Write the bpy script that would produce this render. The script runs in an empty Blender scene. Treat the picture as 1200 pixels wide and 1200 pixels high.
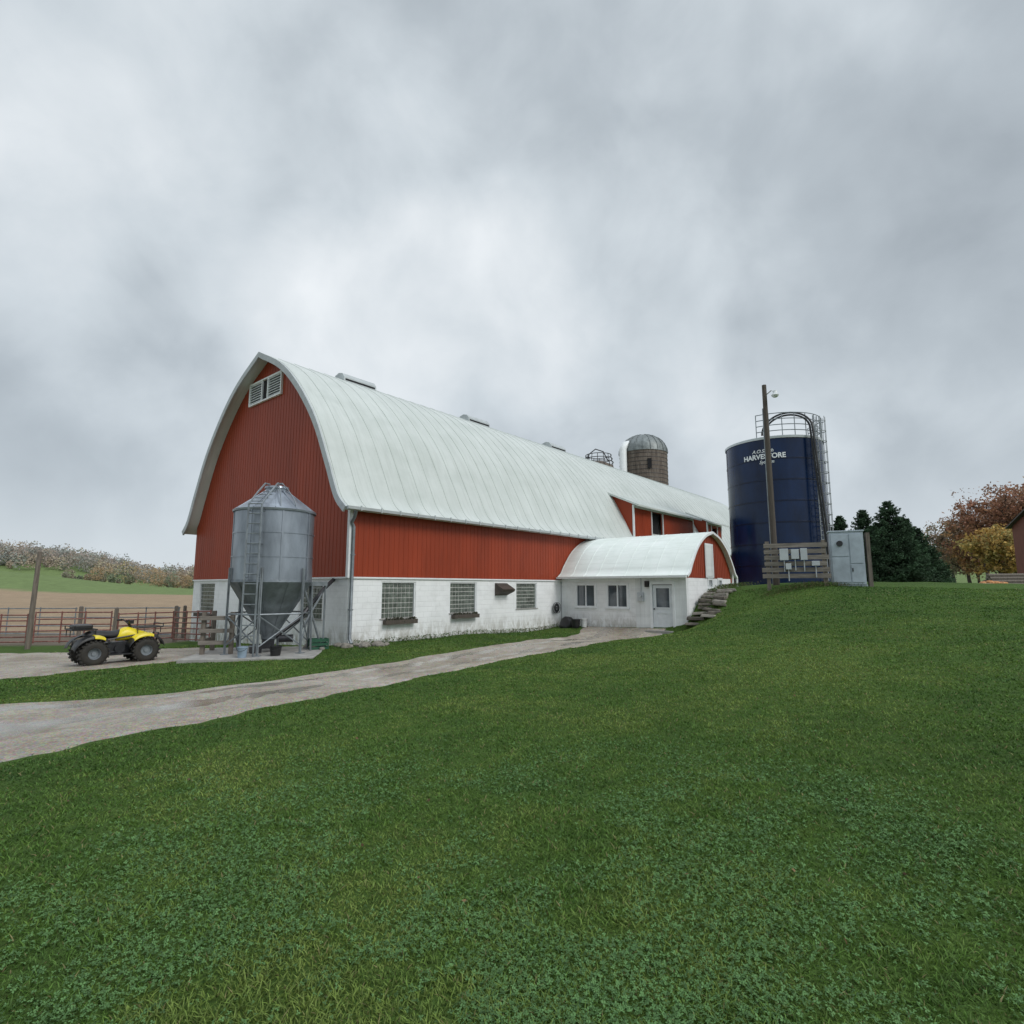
import bpy, math, random, bmesh
import numpy as np
from mathutils import Vector, Matrix, noise
random.seed(7)
rng = np.random.default_rng(7)
scene = bpy.context.scene
COL = scene.collection
rad = math.radians

# ------------------------------------------------------------------ nodes / materials
class NT:
    def __init__(s, tree):
        s.t = tree; s.n = tree.nodes; s.l = tree.links
    def new(s, typ, **kw):
        nd = s.n.new(typ)
        for k, v in kw.items():
            if k.startswith('_'): setattr(nd, k[1:], v)
        return nd
    def sock(s, nd, key, val):
        i = nd.inputs[key]
        if isinstance(val, bpy.types.NodeSocket): s.l.new(val, i)
        elif val is not None: i.default_value = val
    def math(s, op, a, b=None, c=None, clamp=False):
        nd = s.n.new('ShaderNodeMath'); nd.operation = op; nd.use_clamp = clamp
        s.sock(nd, 0, a)
        if b is not None: s.sock(nd, 1, b)
        if c is not None: s.sock(nd, 2, c)
        return nd.outputs[0]
    def vmath(s, op, a, b=None):
        nd = s.n.new('ShaderNodeVectorMath'); nd.operation = op
        s.sock(nd, 0, a)
        if b is not None: s.sock(nd, 1, b)
        return nd
    def noise(s, vec, scale=1, detail=4, rough=.55, dist=0, out=0):
        nd = s.n.new('ShaderNodeTexNoise')
        if vec is not None: s.l.new(vec, nd.inputs['Vector'])
        nd.inputs['Scale'].default_value = scale
        nd.inputs['Detail'].default_value = detail
        nd.inputs['Roughness'].default_value = rough
        nd.inputs['Distortion'].default_value = dist
        return nd.outputs[out]
    def ramp(s, fac, stops, interp='LINEAR'):
        nd = s.n.new('ShaderNodeValToRGB'); s.l.new(fac, nd.inputs[0])
        nd.color_ramp.interpolation = interp
        e = nd.color_ramp.elements
        while len(e) < len(stops): e.new(.5)
        for el, (p, c) in zip(e, stops):
            el.position = p
            el.color = (c[0], c[1], c[2], 1) if hasattr(c, '__len__') else (c, c, c, 1)
        return nd.outputs[0]
    def mix(s, fac, a, b, blend='MIX'):
        nd = s.n.new('ShaderNodeMix'); nd.data_type = 'RGBA'; nd.blend_type = blend
        s.sock(nd, 0, fac)
        for k, v in ((6, a), (7, b)):
            if not isinstance(v, bpy.types.NodeSocket): v = (v[0], v[1], v[2], 1)
            s.sock(nd, k, v)
        return nd.outputs[2]
    def maprange(s, v, a, b, c=0, d=1, smooth=False):
        nd = s.n.new('ShaderNodeMapRange')
        if smooth: nd.interpolation_type = 'SMOOTHSTEP'
        s.l.new(v, nd.inputs[0])
        for i, x in zip((1, 2, 3, 4), (a, b, c, d)): nd.inputs[i].default_value = x
        return nd.outputs[0]
    def mapping(s, vec, scale=(1, 1, 1)):
        nd = s.n.new('ShaderNodeMapping'); s.l.new(vec, nd.inputs[0])
        nd.inputs['Scale'].default_value = scale
        return nd.outputs[0]
    def bump(s, h, strength=.3, dist=.02, normal=None):
        nd = s.n.new('ShaderNodeBump'); s.l.new(h, nd.inputs['Height'])
        nd.inputs['Strength'].default_value = strength
        nd.inputs['Distance'].default_value = dist
        if normal is not None: s.l.new(normal, nd.inputs['Normal'])
        return nd.outputs[0]

def newmat(name):
    m = bpy.data.materials.new(name); m.use_nodes = True
    t = NT(m.node_tree)
    p = t.n['Principled BSDF']
    return m, t, p

def M(name, col, rough=.6, metal=0., var=.2, scale=2., bump=.15, bscale=30., bdist=.01, stretch=(1, 1, 1), tint=None, spec=.5):
    m, t, p = newmat(name)
    tc = t.new('ShaderNodeTexCoord').outputs['Object']
    v = t.mapping(tc, stretch)
    n = t.noise(v, scale, 6, .6, .2)
    lo = [c * (1 - var) for c in col]; hi = [min(1, c * (1 + var)) for c in col]
    if tint: lo = [a * .5 + b * .5 for a, b in zip(lo, tint)]
    c = t.ramp(n, [(.3, lo), (.7, hi)])
    t.l.new(c, p.inputs['Base Color'])
    p.inputs['Roughness'].default_value = rough
    p.inputs['Metallic'].default_value = metal
    p.inputs['Specular IOR Level'].default_value = spec
    if bump:
        b = t.noise(v, bscale, 4, .6)
        t.l.new(t.bump(b, bump, bdist), p.inputs['Normal'])
    return m

def wallcoord(t):
    tc = t.new('ShaderNodeTexCoord').outputs['Object']
    s = t.new('ShaderNodeSeparateXYZ'); t.l.new(tc, s.inputs[0])
    u = t.math('ADD', s.outputs[0], s.outputs[1])
    c = t.new('ShaderNodeCombineXYZ'); t.l.new(u, c.inputs[0]); t.l.new(s.outputs[2], c.inputs[1])
    return tc, c.outputs[0], s.outputs[2], u

def mat_block():
    m, t, p = newmat('painted_block')
    tc, wc, z, u = wallcoord(t)
    br = t.new('ShaderNodeTexBrick'); t.l.new(wc, br.inputs['Vector'])
    br.inputs['Scale'].default_value = 1
    br.inputs['Brick Width'].default_value = .41; br.inputs['Row Height'].default_value = .205
    br.inputs['Mortar Size'].default_value = .008; br.inputs['Mortar Smooth'].default_value = .6
    br.inputs['Color1'].default_value = (1, 1, 1, 1); br.inputs['Color2'].default_value = (.96, .96, .96, 1)
    br.inputs['Mortar'].default_value = (.87, .87, .87, 1)
    n = t.noise(tc, 1.3, 7, .65, .4)
    base = t.ramp(n, [(.28, (.76, .77, .77)), (.5, (.89, .90, .905)), (.7, (.93, .94, .945))])
    base = t.mix(.8, base, br.outputs[0], 'MULTIPLY')
    g = t.maprange(z, -.2, .8, 1, 0)
    n2 = t.noise(t.mapping(tc, (2.2, 2.2, .9)), 2.2, 6, .7, .6)
    gg = t.math('MULTIPLY', g, t.ramp(n2, [(.40, 0), (.60, 1)]), clamp=True)
    base = t.mix(gg, base, (.31, .29, .23))
    n3 = t.noise(t.mapping(tc, (6, 6, .35)), 1.5, 5, .7, .2)
    base = t.mix(t.ramp(n3, [(.60, 0), (.76, .35)]), base, (.46, .45, .40))
    # chipped spots
    n4 = t.noise(tc, 9, 5, .7, .5)
    base = t.mix(t.ramp(n4, [(.66, 0), (.70, .5)]), base, (.36, .34, .30))
    t.l.new(base, p.inputs['Base Color']); p.inputs['Roughness'].default_value = .65
    inv = t.math('SUBTRACT', 1, br.outputs['Fac'])
    b1 = t.bump(inv, .6, .01)
    t.l.new(t.bump(t.noise(tc, 60, 3), .25, .01, b1), p.inputs['Normal'])
    return m

def mat_siding(name, col, lap=False):
    m, t, p = newmat(name)
    tc, wc, z, u = wallcoord(t)
    n = t.noise(t.mapping(tc, (1, 1, .18)), 1.1, 6, .65, .3)
    base = t.ramp(n, [(.25, [c * .76 for c in col]), (.5, col), (.75, [min(1, c * 1.16) for c in col])])
    pn = t.math('FLOOR', t.math('DIVIDE', z if lap else u, .15 if lap else .91))
    wn = t.new('ShaderNodeTexWhiteNoise', _noise_dimensions='1D'); t.l.new(pn, wn.inputs['W'])
    k = t.maprange(wn.outputs[0], 0, 1, .93, 1.03)
    base = t.mix(1, base, t.ramp(k, [(.0, 0), (1, 1)]), 'MULTIPLY')
    n2 = t.noise(t.mapping(tc, (8, 8, .25)), 1.2, 4, .7)
    base = t.mix(t.ramp(n2, [(.55, 0), (.8, .28)]), base, [c * .5 + .02 for c in col])
    t.l.new(base, p.inputs['Base Color']); p.inputs['Roughness'].default_value = .5
    p.inputs['Specular IOR Level'].default_value = .3
    fr = t.math('FRACT', t.math('DIVIDE', z if lap else u, .15 if lap else .076))
    h = t.math('PINGPONG', fr, .5) if not lap else fr
    t.l.new(t.bump(h, .2, .01), p.inputs['Normal'])
    return m

def mat_roof(name='white_metal_roof', k=1.):
    m, t, p = newmat(name)
    tc = t.new('ShaderNodeTexCoord').outputs['Object']
    s = t.new('ShaderNodeSeparateXYZ'); t.l.new(tc, s.inputs[0])
    n = t.noise(tc, .6, 6, .6, .3)
    q = lambda a: [min(.9, x * k) for x in a]
    base = t.ramp(n, [(.3, q((.52, .56, .53))), (.55, q((.60, .635, .61))), (.75, q((.65, .685, .66)))])
    n2 = t.noise(t.mapping(tc, (5, .35, .35)), 1.5, 6, .7, .1)
    base = t.mix(t.ramp(n2, [(.48, 0), (.72, .5)]), base, q((.41, .445, .41)))
    pn = t.math('FLOOR', t.math('DIVIDE', s.outputs[0], .76))
    wn = t.new('ShaderNodeTexWhiteNoise', _noise_dimensions='1D'); t.l.new(pn, wn.inputs['W'])
    base = t.mix(t.maprange(wn.outputs[0], 0, 1, 0, .14), base, q((.44, .47, .44)))
    t.l.new(base, p.inputs['Base Color']); p.inputs['Roughness'].default_value = .42
    t.l.new(t.bump(t.noise(tc, 2.5, 3), .15, .03), p.inputs['Normal'])
    return m

def mat_gravel(name, wet=True):
    m, t, p = newmat(name)
    tc = t.new('ShaderNodeTexCoord').outputs['Object']
    big = t.noise(tc, .5, 7, .65, .6)
    mid = t.noise(tc, 5, 6, .7)
    fine = t.noise(tc, 38, 5, .75)
    vor = t.new('ShaderNodeTexVoronoi'); t.l.new(tc, vor.inputs['Vector']); vor.inputs['Scale'].default_value = 42
    base = t.ramp(big, [(.3, (.30, .25, .19)), (.5, (.43, .38, .31)), (.70, (.57, .52, .45))])
    base = t.mix(.8, base, t.ramp(mid, [(.3, .62), (.7, 1.2)]), 'MULTIPLY')
    base = t.mix(.65, base, t.ramp(fine, [(.3, .35), (.7, 1.3)]), 'MULTIPLY')
    base = t.mix(.45, base, vor.outputs['Color'], 'SOFT_LIGHT')
    if wet:
        at = t.new('ShaderNodeAttribute'); at.attribute_name = 'zone'
        w = t.noise(t.mapping(tc, (1, .7, 1)), 1.1, 7, .68, .8)
        wf = t.ramp(t.math('ADD', t.math('MULTIPLY', w, .8), t.math('MULTIPLY', at.outputs['Fac'], .22)), [(.46, 0), (.56, 1)])
        base = t.mix(t.math('MULTIPLY', wf, .45), base, (.17, .145, .115))
        rf = t.maprange(wf, 0, 1, .75, .12); bs_ = t.maprange(wf, 0, 1, .9, .08)
        t.l.new(rf, p.inputs['Roughness'])
    else:
        p.inputs['Roughness'].default_value = .8
    t.l.new(base, p.inputs['Base Color'])
    hh = t.math('ADD', t.math('ADD', fine, vor.outputs['Distance']), mid)
    b = t.new('ShaderNodeBump'); t.l.new(hh, b.inputs['Height']); b.inputs['Distance'].default_value = .02
    if wet: t.l.new(bs_, b.inputs['Strength'])
    else: b.inputs['Strength'].default_value = .9
    t.l.new(b.outputs[0], p.inputs['Normal'])
    return m

def mat_ground():
    m, t, p = newmat('lawn_and_fields')
    tc = t.new('ShaderNodeTexCoord').outputs['Object']
    at = t.new('ShaderNodeAttribute'); at.attribute_name = 'zone'
    n1 = t.noise(tc, .25, 6, .6, .4); n2 = t.noise(tc, 9, 6, .75); n3 = t.noise(tc, 60, 3, .7)
    k = t.ramp(n1, [(.3, .78), (.7, 1.15)])
    c = t.mix(1, at.outputs['Color'], k, 'MULTIPLY')
    c = t.mix(1, c, t.ramp(n2, [(.3, .7), (.7, 1.2)]), 'MULTIPLY')
    c = t.mix(.7, c, t.ramp(n3, [(.3, .55), (.7, 1.35)]), 'MULTIPLY')
    t.l.new(c, p.inputs['Base Color']); p.inputs['Roughness'].default_value = .9
    p.inputs['Specular IOR Level'].default_value = .15
    t.l.new(t.bump(t.math('ADD', n2, n3), .8, .04), p.inputs['Normal'])
    return m

def mat_attr(name, rough=.6, trans=0., spec=.3):
    m, t, p = newmat(name)
    at = t.new('ShaderNodeAttribute'); at.attribute_name = 'col'
    t.l.new(at.outputs['Color'], p.inputs['Base Color'])
    p.inputs['Roughness'].default_value = rough
    p.inputs['Specular IOR Level'].default_value = spec
    if trans:
        tr = t.new('ShaderNodeBsdfTranslucent'); t.l.new(at.outputs['Color'], tr.inputs[0])
        mx = t.new('ShaderNodeMixShader'); mx.inputs[0].default_value = trans
        out = t.n['Material Output']
        t.l.new(p.outputs[0], mx.inputs[1]); t.l.new(tr.outputs[0], mx.inputs[2]); t.l.new(mx.outputs[0], out.inputs[0])
    return m

def mat_stave():
    m, t, p = newmat('concrete_staves')
    tc = t.new('ShaderNodeTexCoord').outputs['Object']
    n = t.noise(t.mapping(tc, (4, 4, .5)), 1.2, 6, .7)
    c = t.ramp(n, [(.3, (.07, .055, .045)), (.5, (.14, .11, .09)), (.7, (.22, .19, .16))])
    t.l.new(c, p.inputs['Base Color']); p.inputs['Roughness'].default_value = .85
    return m

def mat_rust():
    m, t, p = newmat('rusty_pipe')
    tc = t.new('ShaderNodeTexCoord').outputs['Object']
    n = t.noise(tc, 5, 6, .7)
    c = t.ramp(n, [(.35, (.13, .05, .045)), (.55, (.26, .10, .08)), (.7, (.32, .23, .21))])
    t.l.new(c, p.inputs['Base Color']); p.inputs['Roughness'].default_value = .7
    return m

BLOCK = mat_block()
RED = mat_siding('red_metal_siding', (.305, .047, .017))
WSID = mat_siding('white_lap_siding', (.80, .82, .82), lap=True)
ROOF = mat_roof(); ROOFW = mat_roof('bright_white_roof', 1.40)
GRAVEL = mat_gravel('wet_gravel'); GRAVEL2 = mat_gravel('packed_gravel', False)
GROUND = mat_ground()
BLADE = mat_attr('grass_blades', .55, .3, .25)
LEAF = mat_attr('leaves', .7, .25, .2)
STAVE = mat_stave(); RUST = mat_rust()
GALV = M('galvanised_steel', (.29, .32, .365), .36, .6, .28, 2.2, .15, 8, .02, (1, 1, .3))
GALVD = M('galvanised_dull', (.24, .265, .285), .5, .5, .3, 3, .1, 20)
TRIM = M('white_trim', (.82, .84, .85), .45, 0, .07, 3, .05, 30)
FASCIA = M('grey_fascia', (.46, .49, .50), .5, .1, .12, 3, .05)
DARKIN = M('dark_interior', (.012, .012, .014), .9, 0, .3, 2, 0)
GLASSB = M('glass_block', (.13, .15, .13), .12, 0, .55, 5, .3, 14, .01)
MORTAR = M('block_mortar', (.56, .56, .53), .8, 0, .2, 8, .1)
PANE = M('window_pane', (.07, .085, .10), .05, 0, .5, 1.2, 0, spec=1.)
BLUE = M('blue_enamel', (.003, .015, .055), .2, 0, .4, .8, .06, 3, .02, (1, 1, .4), spec=.35)
BLUER = M('blue_enamel_seam', (.003, .010, .036), .25, 0, .3, 2, 0, spec=.35)
LETTER = M('white_lettering', (.78, .80, .82), .5, 0, .06, 5, 0)
WOODG = M('weathered_wood', (.17, .145, .12), .85, 0, .4, 3, .4, 20, .02, (6, 6, .6))
WOODH = M('weathered_plank', (.21, .185, .16), .85, 0, .4, 3, .4, 20, .02, (.6, 3, 6))
POLEM = M('creosote_pole', (.085, .07, .058), .85, 0, .35, 3, .5, 14, .02, (8, 8, .4))
GREYBOX = M('grey_enclosure', (.50, .53, .55), .4, .2, .1, 3, .05)
CABM = M('cabinet_metal', (.42, .475, .53), .42, .3, .22, 1.6, .08, 6, .02)
BLACK = M('black_plastic', (.014, .014, .015), .45, 0, .3, 8, .15, 60)
RUBBER = M('tyre_rubber', (.018, .017, .016), .8, 0, .35, 10, .2, 60, tint=(.07, .06, .045))
YELLOW = M('yellow_plastic', (.80, .64, .02), .32, 0, .1, 6, .03, 20)
STEELD = M('dark_steel', (.05, .05, .055), .45, .6, .3, 8, .1)
ALU = M('bare_metal', (.5, .5, .5), .3, .9, .15, 6, .05)
LAMPG = M('lamp_glass', (.75, .77, .78), .2, 0, .05, 3, 0)
STONE = M('field_stone', (.24, .22, .19), .85, 0, .4, 4, .6, 12, .03)
STONED = M('dark_wet_stone', (.12, .105, .085), .75, 0, .5, 4, .6, 12, .03)
CONC = M('concrete', (.33, .32, .30), .85, 0, .25, 3, .3, 30)
BARK = M('bark', (.085, .07, .058), .9, 0, .4, 4, .7, 10, .04, (4, 4, .8))
ORANGE = M('muted_orange_rind', (.48, .21, .07), .6, 0, .3, 6, .1)
GREENP = M('green_plastic', (.02, .09, .05), .45, 0, .2, 6, .05)
WHITEP = M('white_plastic', (.72, .73, .72), .4, 0, .12, 6, .03)
SOILM = M('planter_soil_weeds', (.05, .05, .03), .9, 0, .6, 14, .8, 30, .03)
DOORM = M('door_paint', (.70, .73, .75), .4, 0, .08, 3)
DROOF = M('dark_shed_roof', (.10, .09, .085), .6, 0, .2, 3)
SHEDW = M('brown_red_boards', (.20, .07, .05), .7, 0, .25, 3, .2, 20, .01, (4, 4, .4))

# ------------------------------------------------------------------ mesh builder
class MB:
    def __init__(s): s.v = []; s.f = []; s.mi = []; s.m = 0
    def add(s, vs, fs):
        o = len(s.v); s.v += [tuple(v) for v in vs]
        for f in fs: s.f.append(tuple(i + o for i in f)); s.mi.append(s.m)
        return s
    def box(s, x0, x1, y0, y1, z0, z1):
        vs = [(x0, y0, z0), (x1, y0, z0), (x1, y1, z0), (x0, y1, z0), (x0, y0, z1), (x1, y0, z1), (x1, y1, z1), (x0, y1, z1)]
        return s.add(vs, [(0, 3, 2, 1), (4, 5, 6, 7), (0, 1, 5, 4), (1, 2, 6, 5), (2, 3, 7, 6), (3, 0, 4, 7)])
    def obox(s, c, size, rot=(0, 0, 0), taper=1.):
        R = Matrix.Rotation(rot[2], 3, 'Z') @ Matrix.Rotation(rot[1], 3, 'Y') @ Matrix.Rotation(rot[0], 3, 'X')
        vs = []
        for z in (-.5, .5):
            k = taper if z > 0 else 1
            for x, y in ((-.5, -.5), (.5, -.5), (.5, .5), (-.5, .5)):
                vs.append(Vector(c) + R @ Vector((x * size[0] * k, y * size[1] * k, z * size[2])))
        return s.add(vs, [(0, 3, 2, 1), (4, 5, 6, 7), (0, 1, 5, 4), (1, 2, 6, 5), (2, 3, 7, 6), (3, 0, 4, 7)])
    def cyl(s, p0, p1, r0, r1=None, n=12, cap=True):
        r1 = r0 if r1 is None else r1
        p0 = Vector(p0); p1 = Vector(p1); d = (p1 - p0).normalized()
        a = d.orthogonal().normalized(); b = d.cross(a)
        vs = []
        for p, r in ((p0, r0), (p1, r1)):
            for i in range(n):
                t = 2 * math.pi * i / n
                vs.append(p + (a * math.cos(t) + b * math.sin(t)) * r)
        fs = [(i, (i + 1) % n, n + (i + 1) % n, n + i) for i in range(n)]
        if cap: fs += [tuple(range(n))[::-1], tuple(range(n, 2 * n))]
        return s.add(vs, fs)
    def tube(s, pts, r, n=8, closed=False):
        pts = [Vector(p) for p in pts]; N = len(pts)
        rs = r if hasattr(r, '__len__') else [r] * N
        vs = []; a = None
        for i, p in enumerate(pts):
            if closed: d = pts[(i + 1) % N] - pts[i - 1]
            else: d = pts[min(i + 1, N - 1)] - pts[max(i - 1, 0)]
            d.normalize()
            if a is None: a = d.orthogonal().normalized()
            else:
                a = (a - d * a.dot(d))
                if a.length < 1e-5: a = d.orthogonal()
                a.normalize()
            b = d.cross(a)
            for k in range(n):
                t = 2 * math.pi * k / n
                vs.append(p + (a * math.cos(t) + b * math.sin(t)) * rs[i])
        fs = []
        for i in range(N if closed else N - 1):
            j = (i + 1) % N
            for k in range(n):
                fs.append((i * n + k, i * n + (k + 1) % n, j * n + (k + 1) % n, j * n + k))
        if not closed: fs += [tuple(range(n))[::-1], tuple(range((N - 1) * n, N * n))]
        return s.add(vs, fs)
    def lathe(s, prof, n=24, c=(0, 0, 0), axis='Z', cap=False):
        vs = []
        for r, z in prof:
            for i in range(n):
                t = 2 * math.pi * i / n
                x, y = r * math.cos(t), r * math.sin(t)
                q = (x, y, z) if axis == 'Z' else ((x, z, y) if axis == 'Y' else (z, x, y))
                vs.append((q[0] + c[0], q[1] + c[1], q[2] + c[2]))
        fs = []
        for j in range(len(prof) - 1):
            for i in range(n):
                fs.append((j * n + i, j * n + (i + 1) % n, (j + 1) * n + (i + 1) % n, (j + 1) * n + i))
        if cap: fs += [tuple(range(n))[::-1], tuple(range((len(prof) - 1) * n, len(prof) * n))]
        return s.add(vs, fs)
    def ring(s, c, r, tr, n=32, m=6):
        pts = [(c[0] + r * math.cos(2 * math.pi * i / n), c[1] + r * math.sin(2 * math.pi * i / n), c[2]) for i in range(n)]
        return s.tube(pts, tr, m, True)
    def build(s, name, mats, parent=None, smooth=False, bevel=0, loc=None, rotz=0, label=None):
        if not isinstance(mats, (list, tuple)): mats = [mats]
        me = bpy.data.meshes.new(name); me.from_pydata(s.v, [], s.f); me.update()
        for m in mats: me.materials.append(m)
        me.polygons.foreach_set('material_index', s.mi)
        if smooth:
            me.shade_smooth(); me.set_sharp_from_angle(angle=rad(38))
        ob = bpy.data.objects.new(name, me); COL.objects.link(ob)
        if parent: ob.parent = parent
        if loc: ob.location = loc
        ob.rotation_euler[2] = rotz
        if bevel:
            b = ob.modifiers.new('b', 'BEVEL'); b.width = bevel; b.segments = 2; b.limit_method = 'ANGLE'
        if label: ob['label'] = label
        return ob

def thing(name, label, cat, loc=(0, 0, 0), rotz=0, group=None):
    e = bpy.data.objects.new(name, None); COL.objects.link(e)
    e.empty_display_size = .3
    e.location = loc; e.rotation_euler[2] = rotz
    e['label'] = label; e['category'] = cat
    if group: e['group'] = group
    return e
def tag(ob, label, cat, group=None):
    ob['label'] = label; ob['category'] = cat
    if group: ob['group'] = group
    return ob

def fast_mesh(name, V, F, mats, col=None, parent=None):
    V = np.asarray(V, np.float32); F = np.asarray(F, np.int32); k = F.shape[1]
    me = bpy.data.meshes.new(name)
    me.vertices.add(len(V)); me.vertices.foreach_set('co', V.ravel())
    me.loops.add(F.size); me.loops.foreach_set('vertex_index', F.ravel())
    me.polygons.add(len(F)); me.polygons.foreach_set('loop_start', np.arange(0, F.size, k, dtype=np.int32))
    me.update(calc_edges=True); me.validate()
    for m in (mats if isinstance(mats, (list, tuple)) else [mats]): me.materials.append(m)
    if col is not None:
        a = me.attributes.new(col[0], 'FLOAT_COLOR', 'POINT')
        C = np.ones((len(V), 4), np.float32); C[:, :3] = col[1]
        a.data.foreach_set('color', C.ravel())
    ob = bpy.data.objects.new(name, me); COL.objects.link(ob)
    if parent: ob.parent = parent
    return ob

# ------------------------------------------------------------------ terrain
CP = np.array([
 (0,0,.4),(-3,0,.3),(4,0,.5),(10,0,.9),(0,-10,.5),(0,6,.24),(4,6,.40),(8,6,.7),(-3,7,.08),(-6,7,.0),
 (0,12,.06),(4,12,.35),(8,12,.75),(14,12,1.2),(20,12,1.55),(2.6,18,.06),(6,18,.48),(10,18,1.05),(16,18,1.6),(24,18,1.85),
 (5,22,.04),(7.3,22.6,.42),(8.6,22.8,.85),(11,22.4,1.5),(14,22,1.85),(20,22,2.0),(7.2,24.9,.0),(8.2,24.6,.62),(8.35,25.5,.95),(9.0,26.3,1.55),(9.7,27.2,1.85),(10.8,28.2,1.95),(10,24.8,1.5),(12.5,24.5,2.05),(15,24.5,2.08),
 (13,30,2.05),(16,33,2.1),(19,40,2.1),(30,30,2.05),(30,45,2.0),(45,60,1.9),(20,60,1.9),(45,35,2.0),
 (-5.7,19.3,0),(-1.5,24.3,0),(2.5,29.3,0),(5,26.9,0),(10,38,.6),(-10,30,-.4),(-15.8,27.9,-.62),(-11,22,-.32),(-7.5,17,-.1),
 (-10.9,15.9,-.12),(-4.3,13,-.02),(-9,10,-.1),(-16,9,-.2),(-20,15,-.3),(-20,24,-.6),(-26,27,-.7),(-30,40,-.9),(-15,45,-.9),
 (-60,70,-.9),(-60,30,-.8),(-30,0,-.2),(0,-30,.6),(30,-20,1.5),(40,0,1.8),(0,70,-.5),(-30,80,-.9),(60,80,1.9),(70,20,2.0)], float)
def _phi(r): return np.sqrt(r * r + 1.2)
_K = _phi(np.hypot(CP[:, None, 0] - CP[None, :, 0], CP[:, None, 1] - CP[None, :, 1]))
_K = np.vstack([np.hstack([_K + np.eye(len(CP)) * -.02, np.ones((len(CP), 1))]), np.append(np.ones(len(CP)), 0)])
_W = np.linalg.solve(_K, np.append(CP[:, 2], 0))
def sst(a, b, x):
    t = np.clip((x - a) / (b - a), 0, 1); return t * t * (3 - 2 * t)
def H(x, y):
    x = np.asarray(x, float); y = np.asarray(y, float); sh = np.broadcast(x, y).shape
    X = np.broadcast_to(x, sh).ravel(); Y = np.broadcast_to(y, sh).ravel()
    z = np.full(X.shape, _W[-1])
    for (cx, cy, _), w in zip(CP, _W[:-1]): z += w * _phi(np.hypot(X - cx, Y - cy))
    R = np.hypot(X, Y - 15)
    yy = np.maximum(Y, 1)
    r = np.clip(X / yy, -3, 3)
    far = -.9 + 2.8 * sst(-20, 40, X - .15 * Y)
    far = far + 13.5 * np.exp(-((X + 300) / 66) ** 2 / 2 - ((Y - 275) / 55) ** 2 / 2)
    ridge = 9 + 21 * sst(-.6, -.95, r) + 2.5 * np.sin(r * 23)
    far = far + ridge * sst(330, 460, Y)
    far = far + 9 * sst(.6, .8, r) * sst(85, 260, Y)
    w = sst(60, 110, R)
    z = z * (1 - w) + far * w
    z = z + .018 * np.sin(X * 1.3 + Y * .7) * np.sin(Y * 1.1 - X * .4) + .012 * np.sin(X * 2.9 - 1) * np.sin(Y * 2.3)
    return z.reshape(sh)
def h(x, y): return float(H(x, y))

N = 400
b_ = math.asinh(1300 / 6.)
tt = np.linspace(-1, 1, N)
gx = 6 * np.sinh(b_ * tt); gy = 14 + 6 * np.sinh(b_ * tt)
GX, GY = np.meshgrid(gx, gy)
GZ = H(GX, GY)
V = np.stack([GX.ravel(), GY.ravel(), GZ.ravel()], 1)
ii = np.arange(N - 1)[None, :] + np.arange(N - 1)[:, None] * N
F = np.stack([ii, ii + 1, ii + N + 1, ii + N], -1).reshape(-1, 4)
X = V[:, 0]; Y = V[:, 1]
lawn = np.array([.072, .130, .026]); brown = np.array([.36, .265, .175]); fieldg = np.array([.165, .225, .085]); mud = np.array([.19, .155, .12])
Cc = np.tile(lawn, (len(V), 1))
def blend(mask, c):
    global Cc
    Cc = Cc * (1 - mask[:, None]) + c * mask[:, None]
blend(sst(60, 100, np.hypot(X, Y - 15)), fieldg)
jit = 2 * np.sin(X * .3) + 1.5 * np.sin(X * .11 + 1)
bm = sst(31, 34, Y + jit * .3) * (1 - sst(185, 195, Y + jit + .12 * X)) * sst(-8, -14, X)
blend(bm, brown)
blend(sst(25.6, 27, Y) * (1 - sst(33, 38, Y)) * sst(-15.2, -16.5, X), mud)
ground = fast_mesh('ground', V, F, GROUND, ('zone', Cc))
ground.data.shade_smooth()
ground['kind'] = 'structure'

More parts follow.
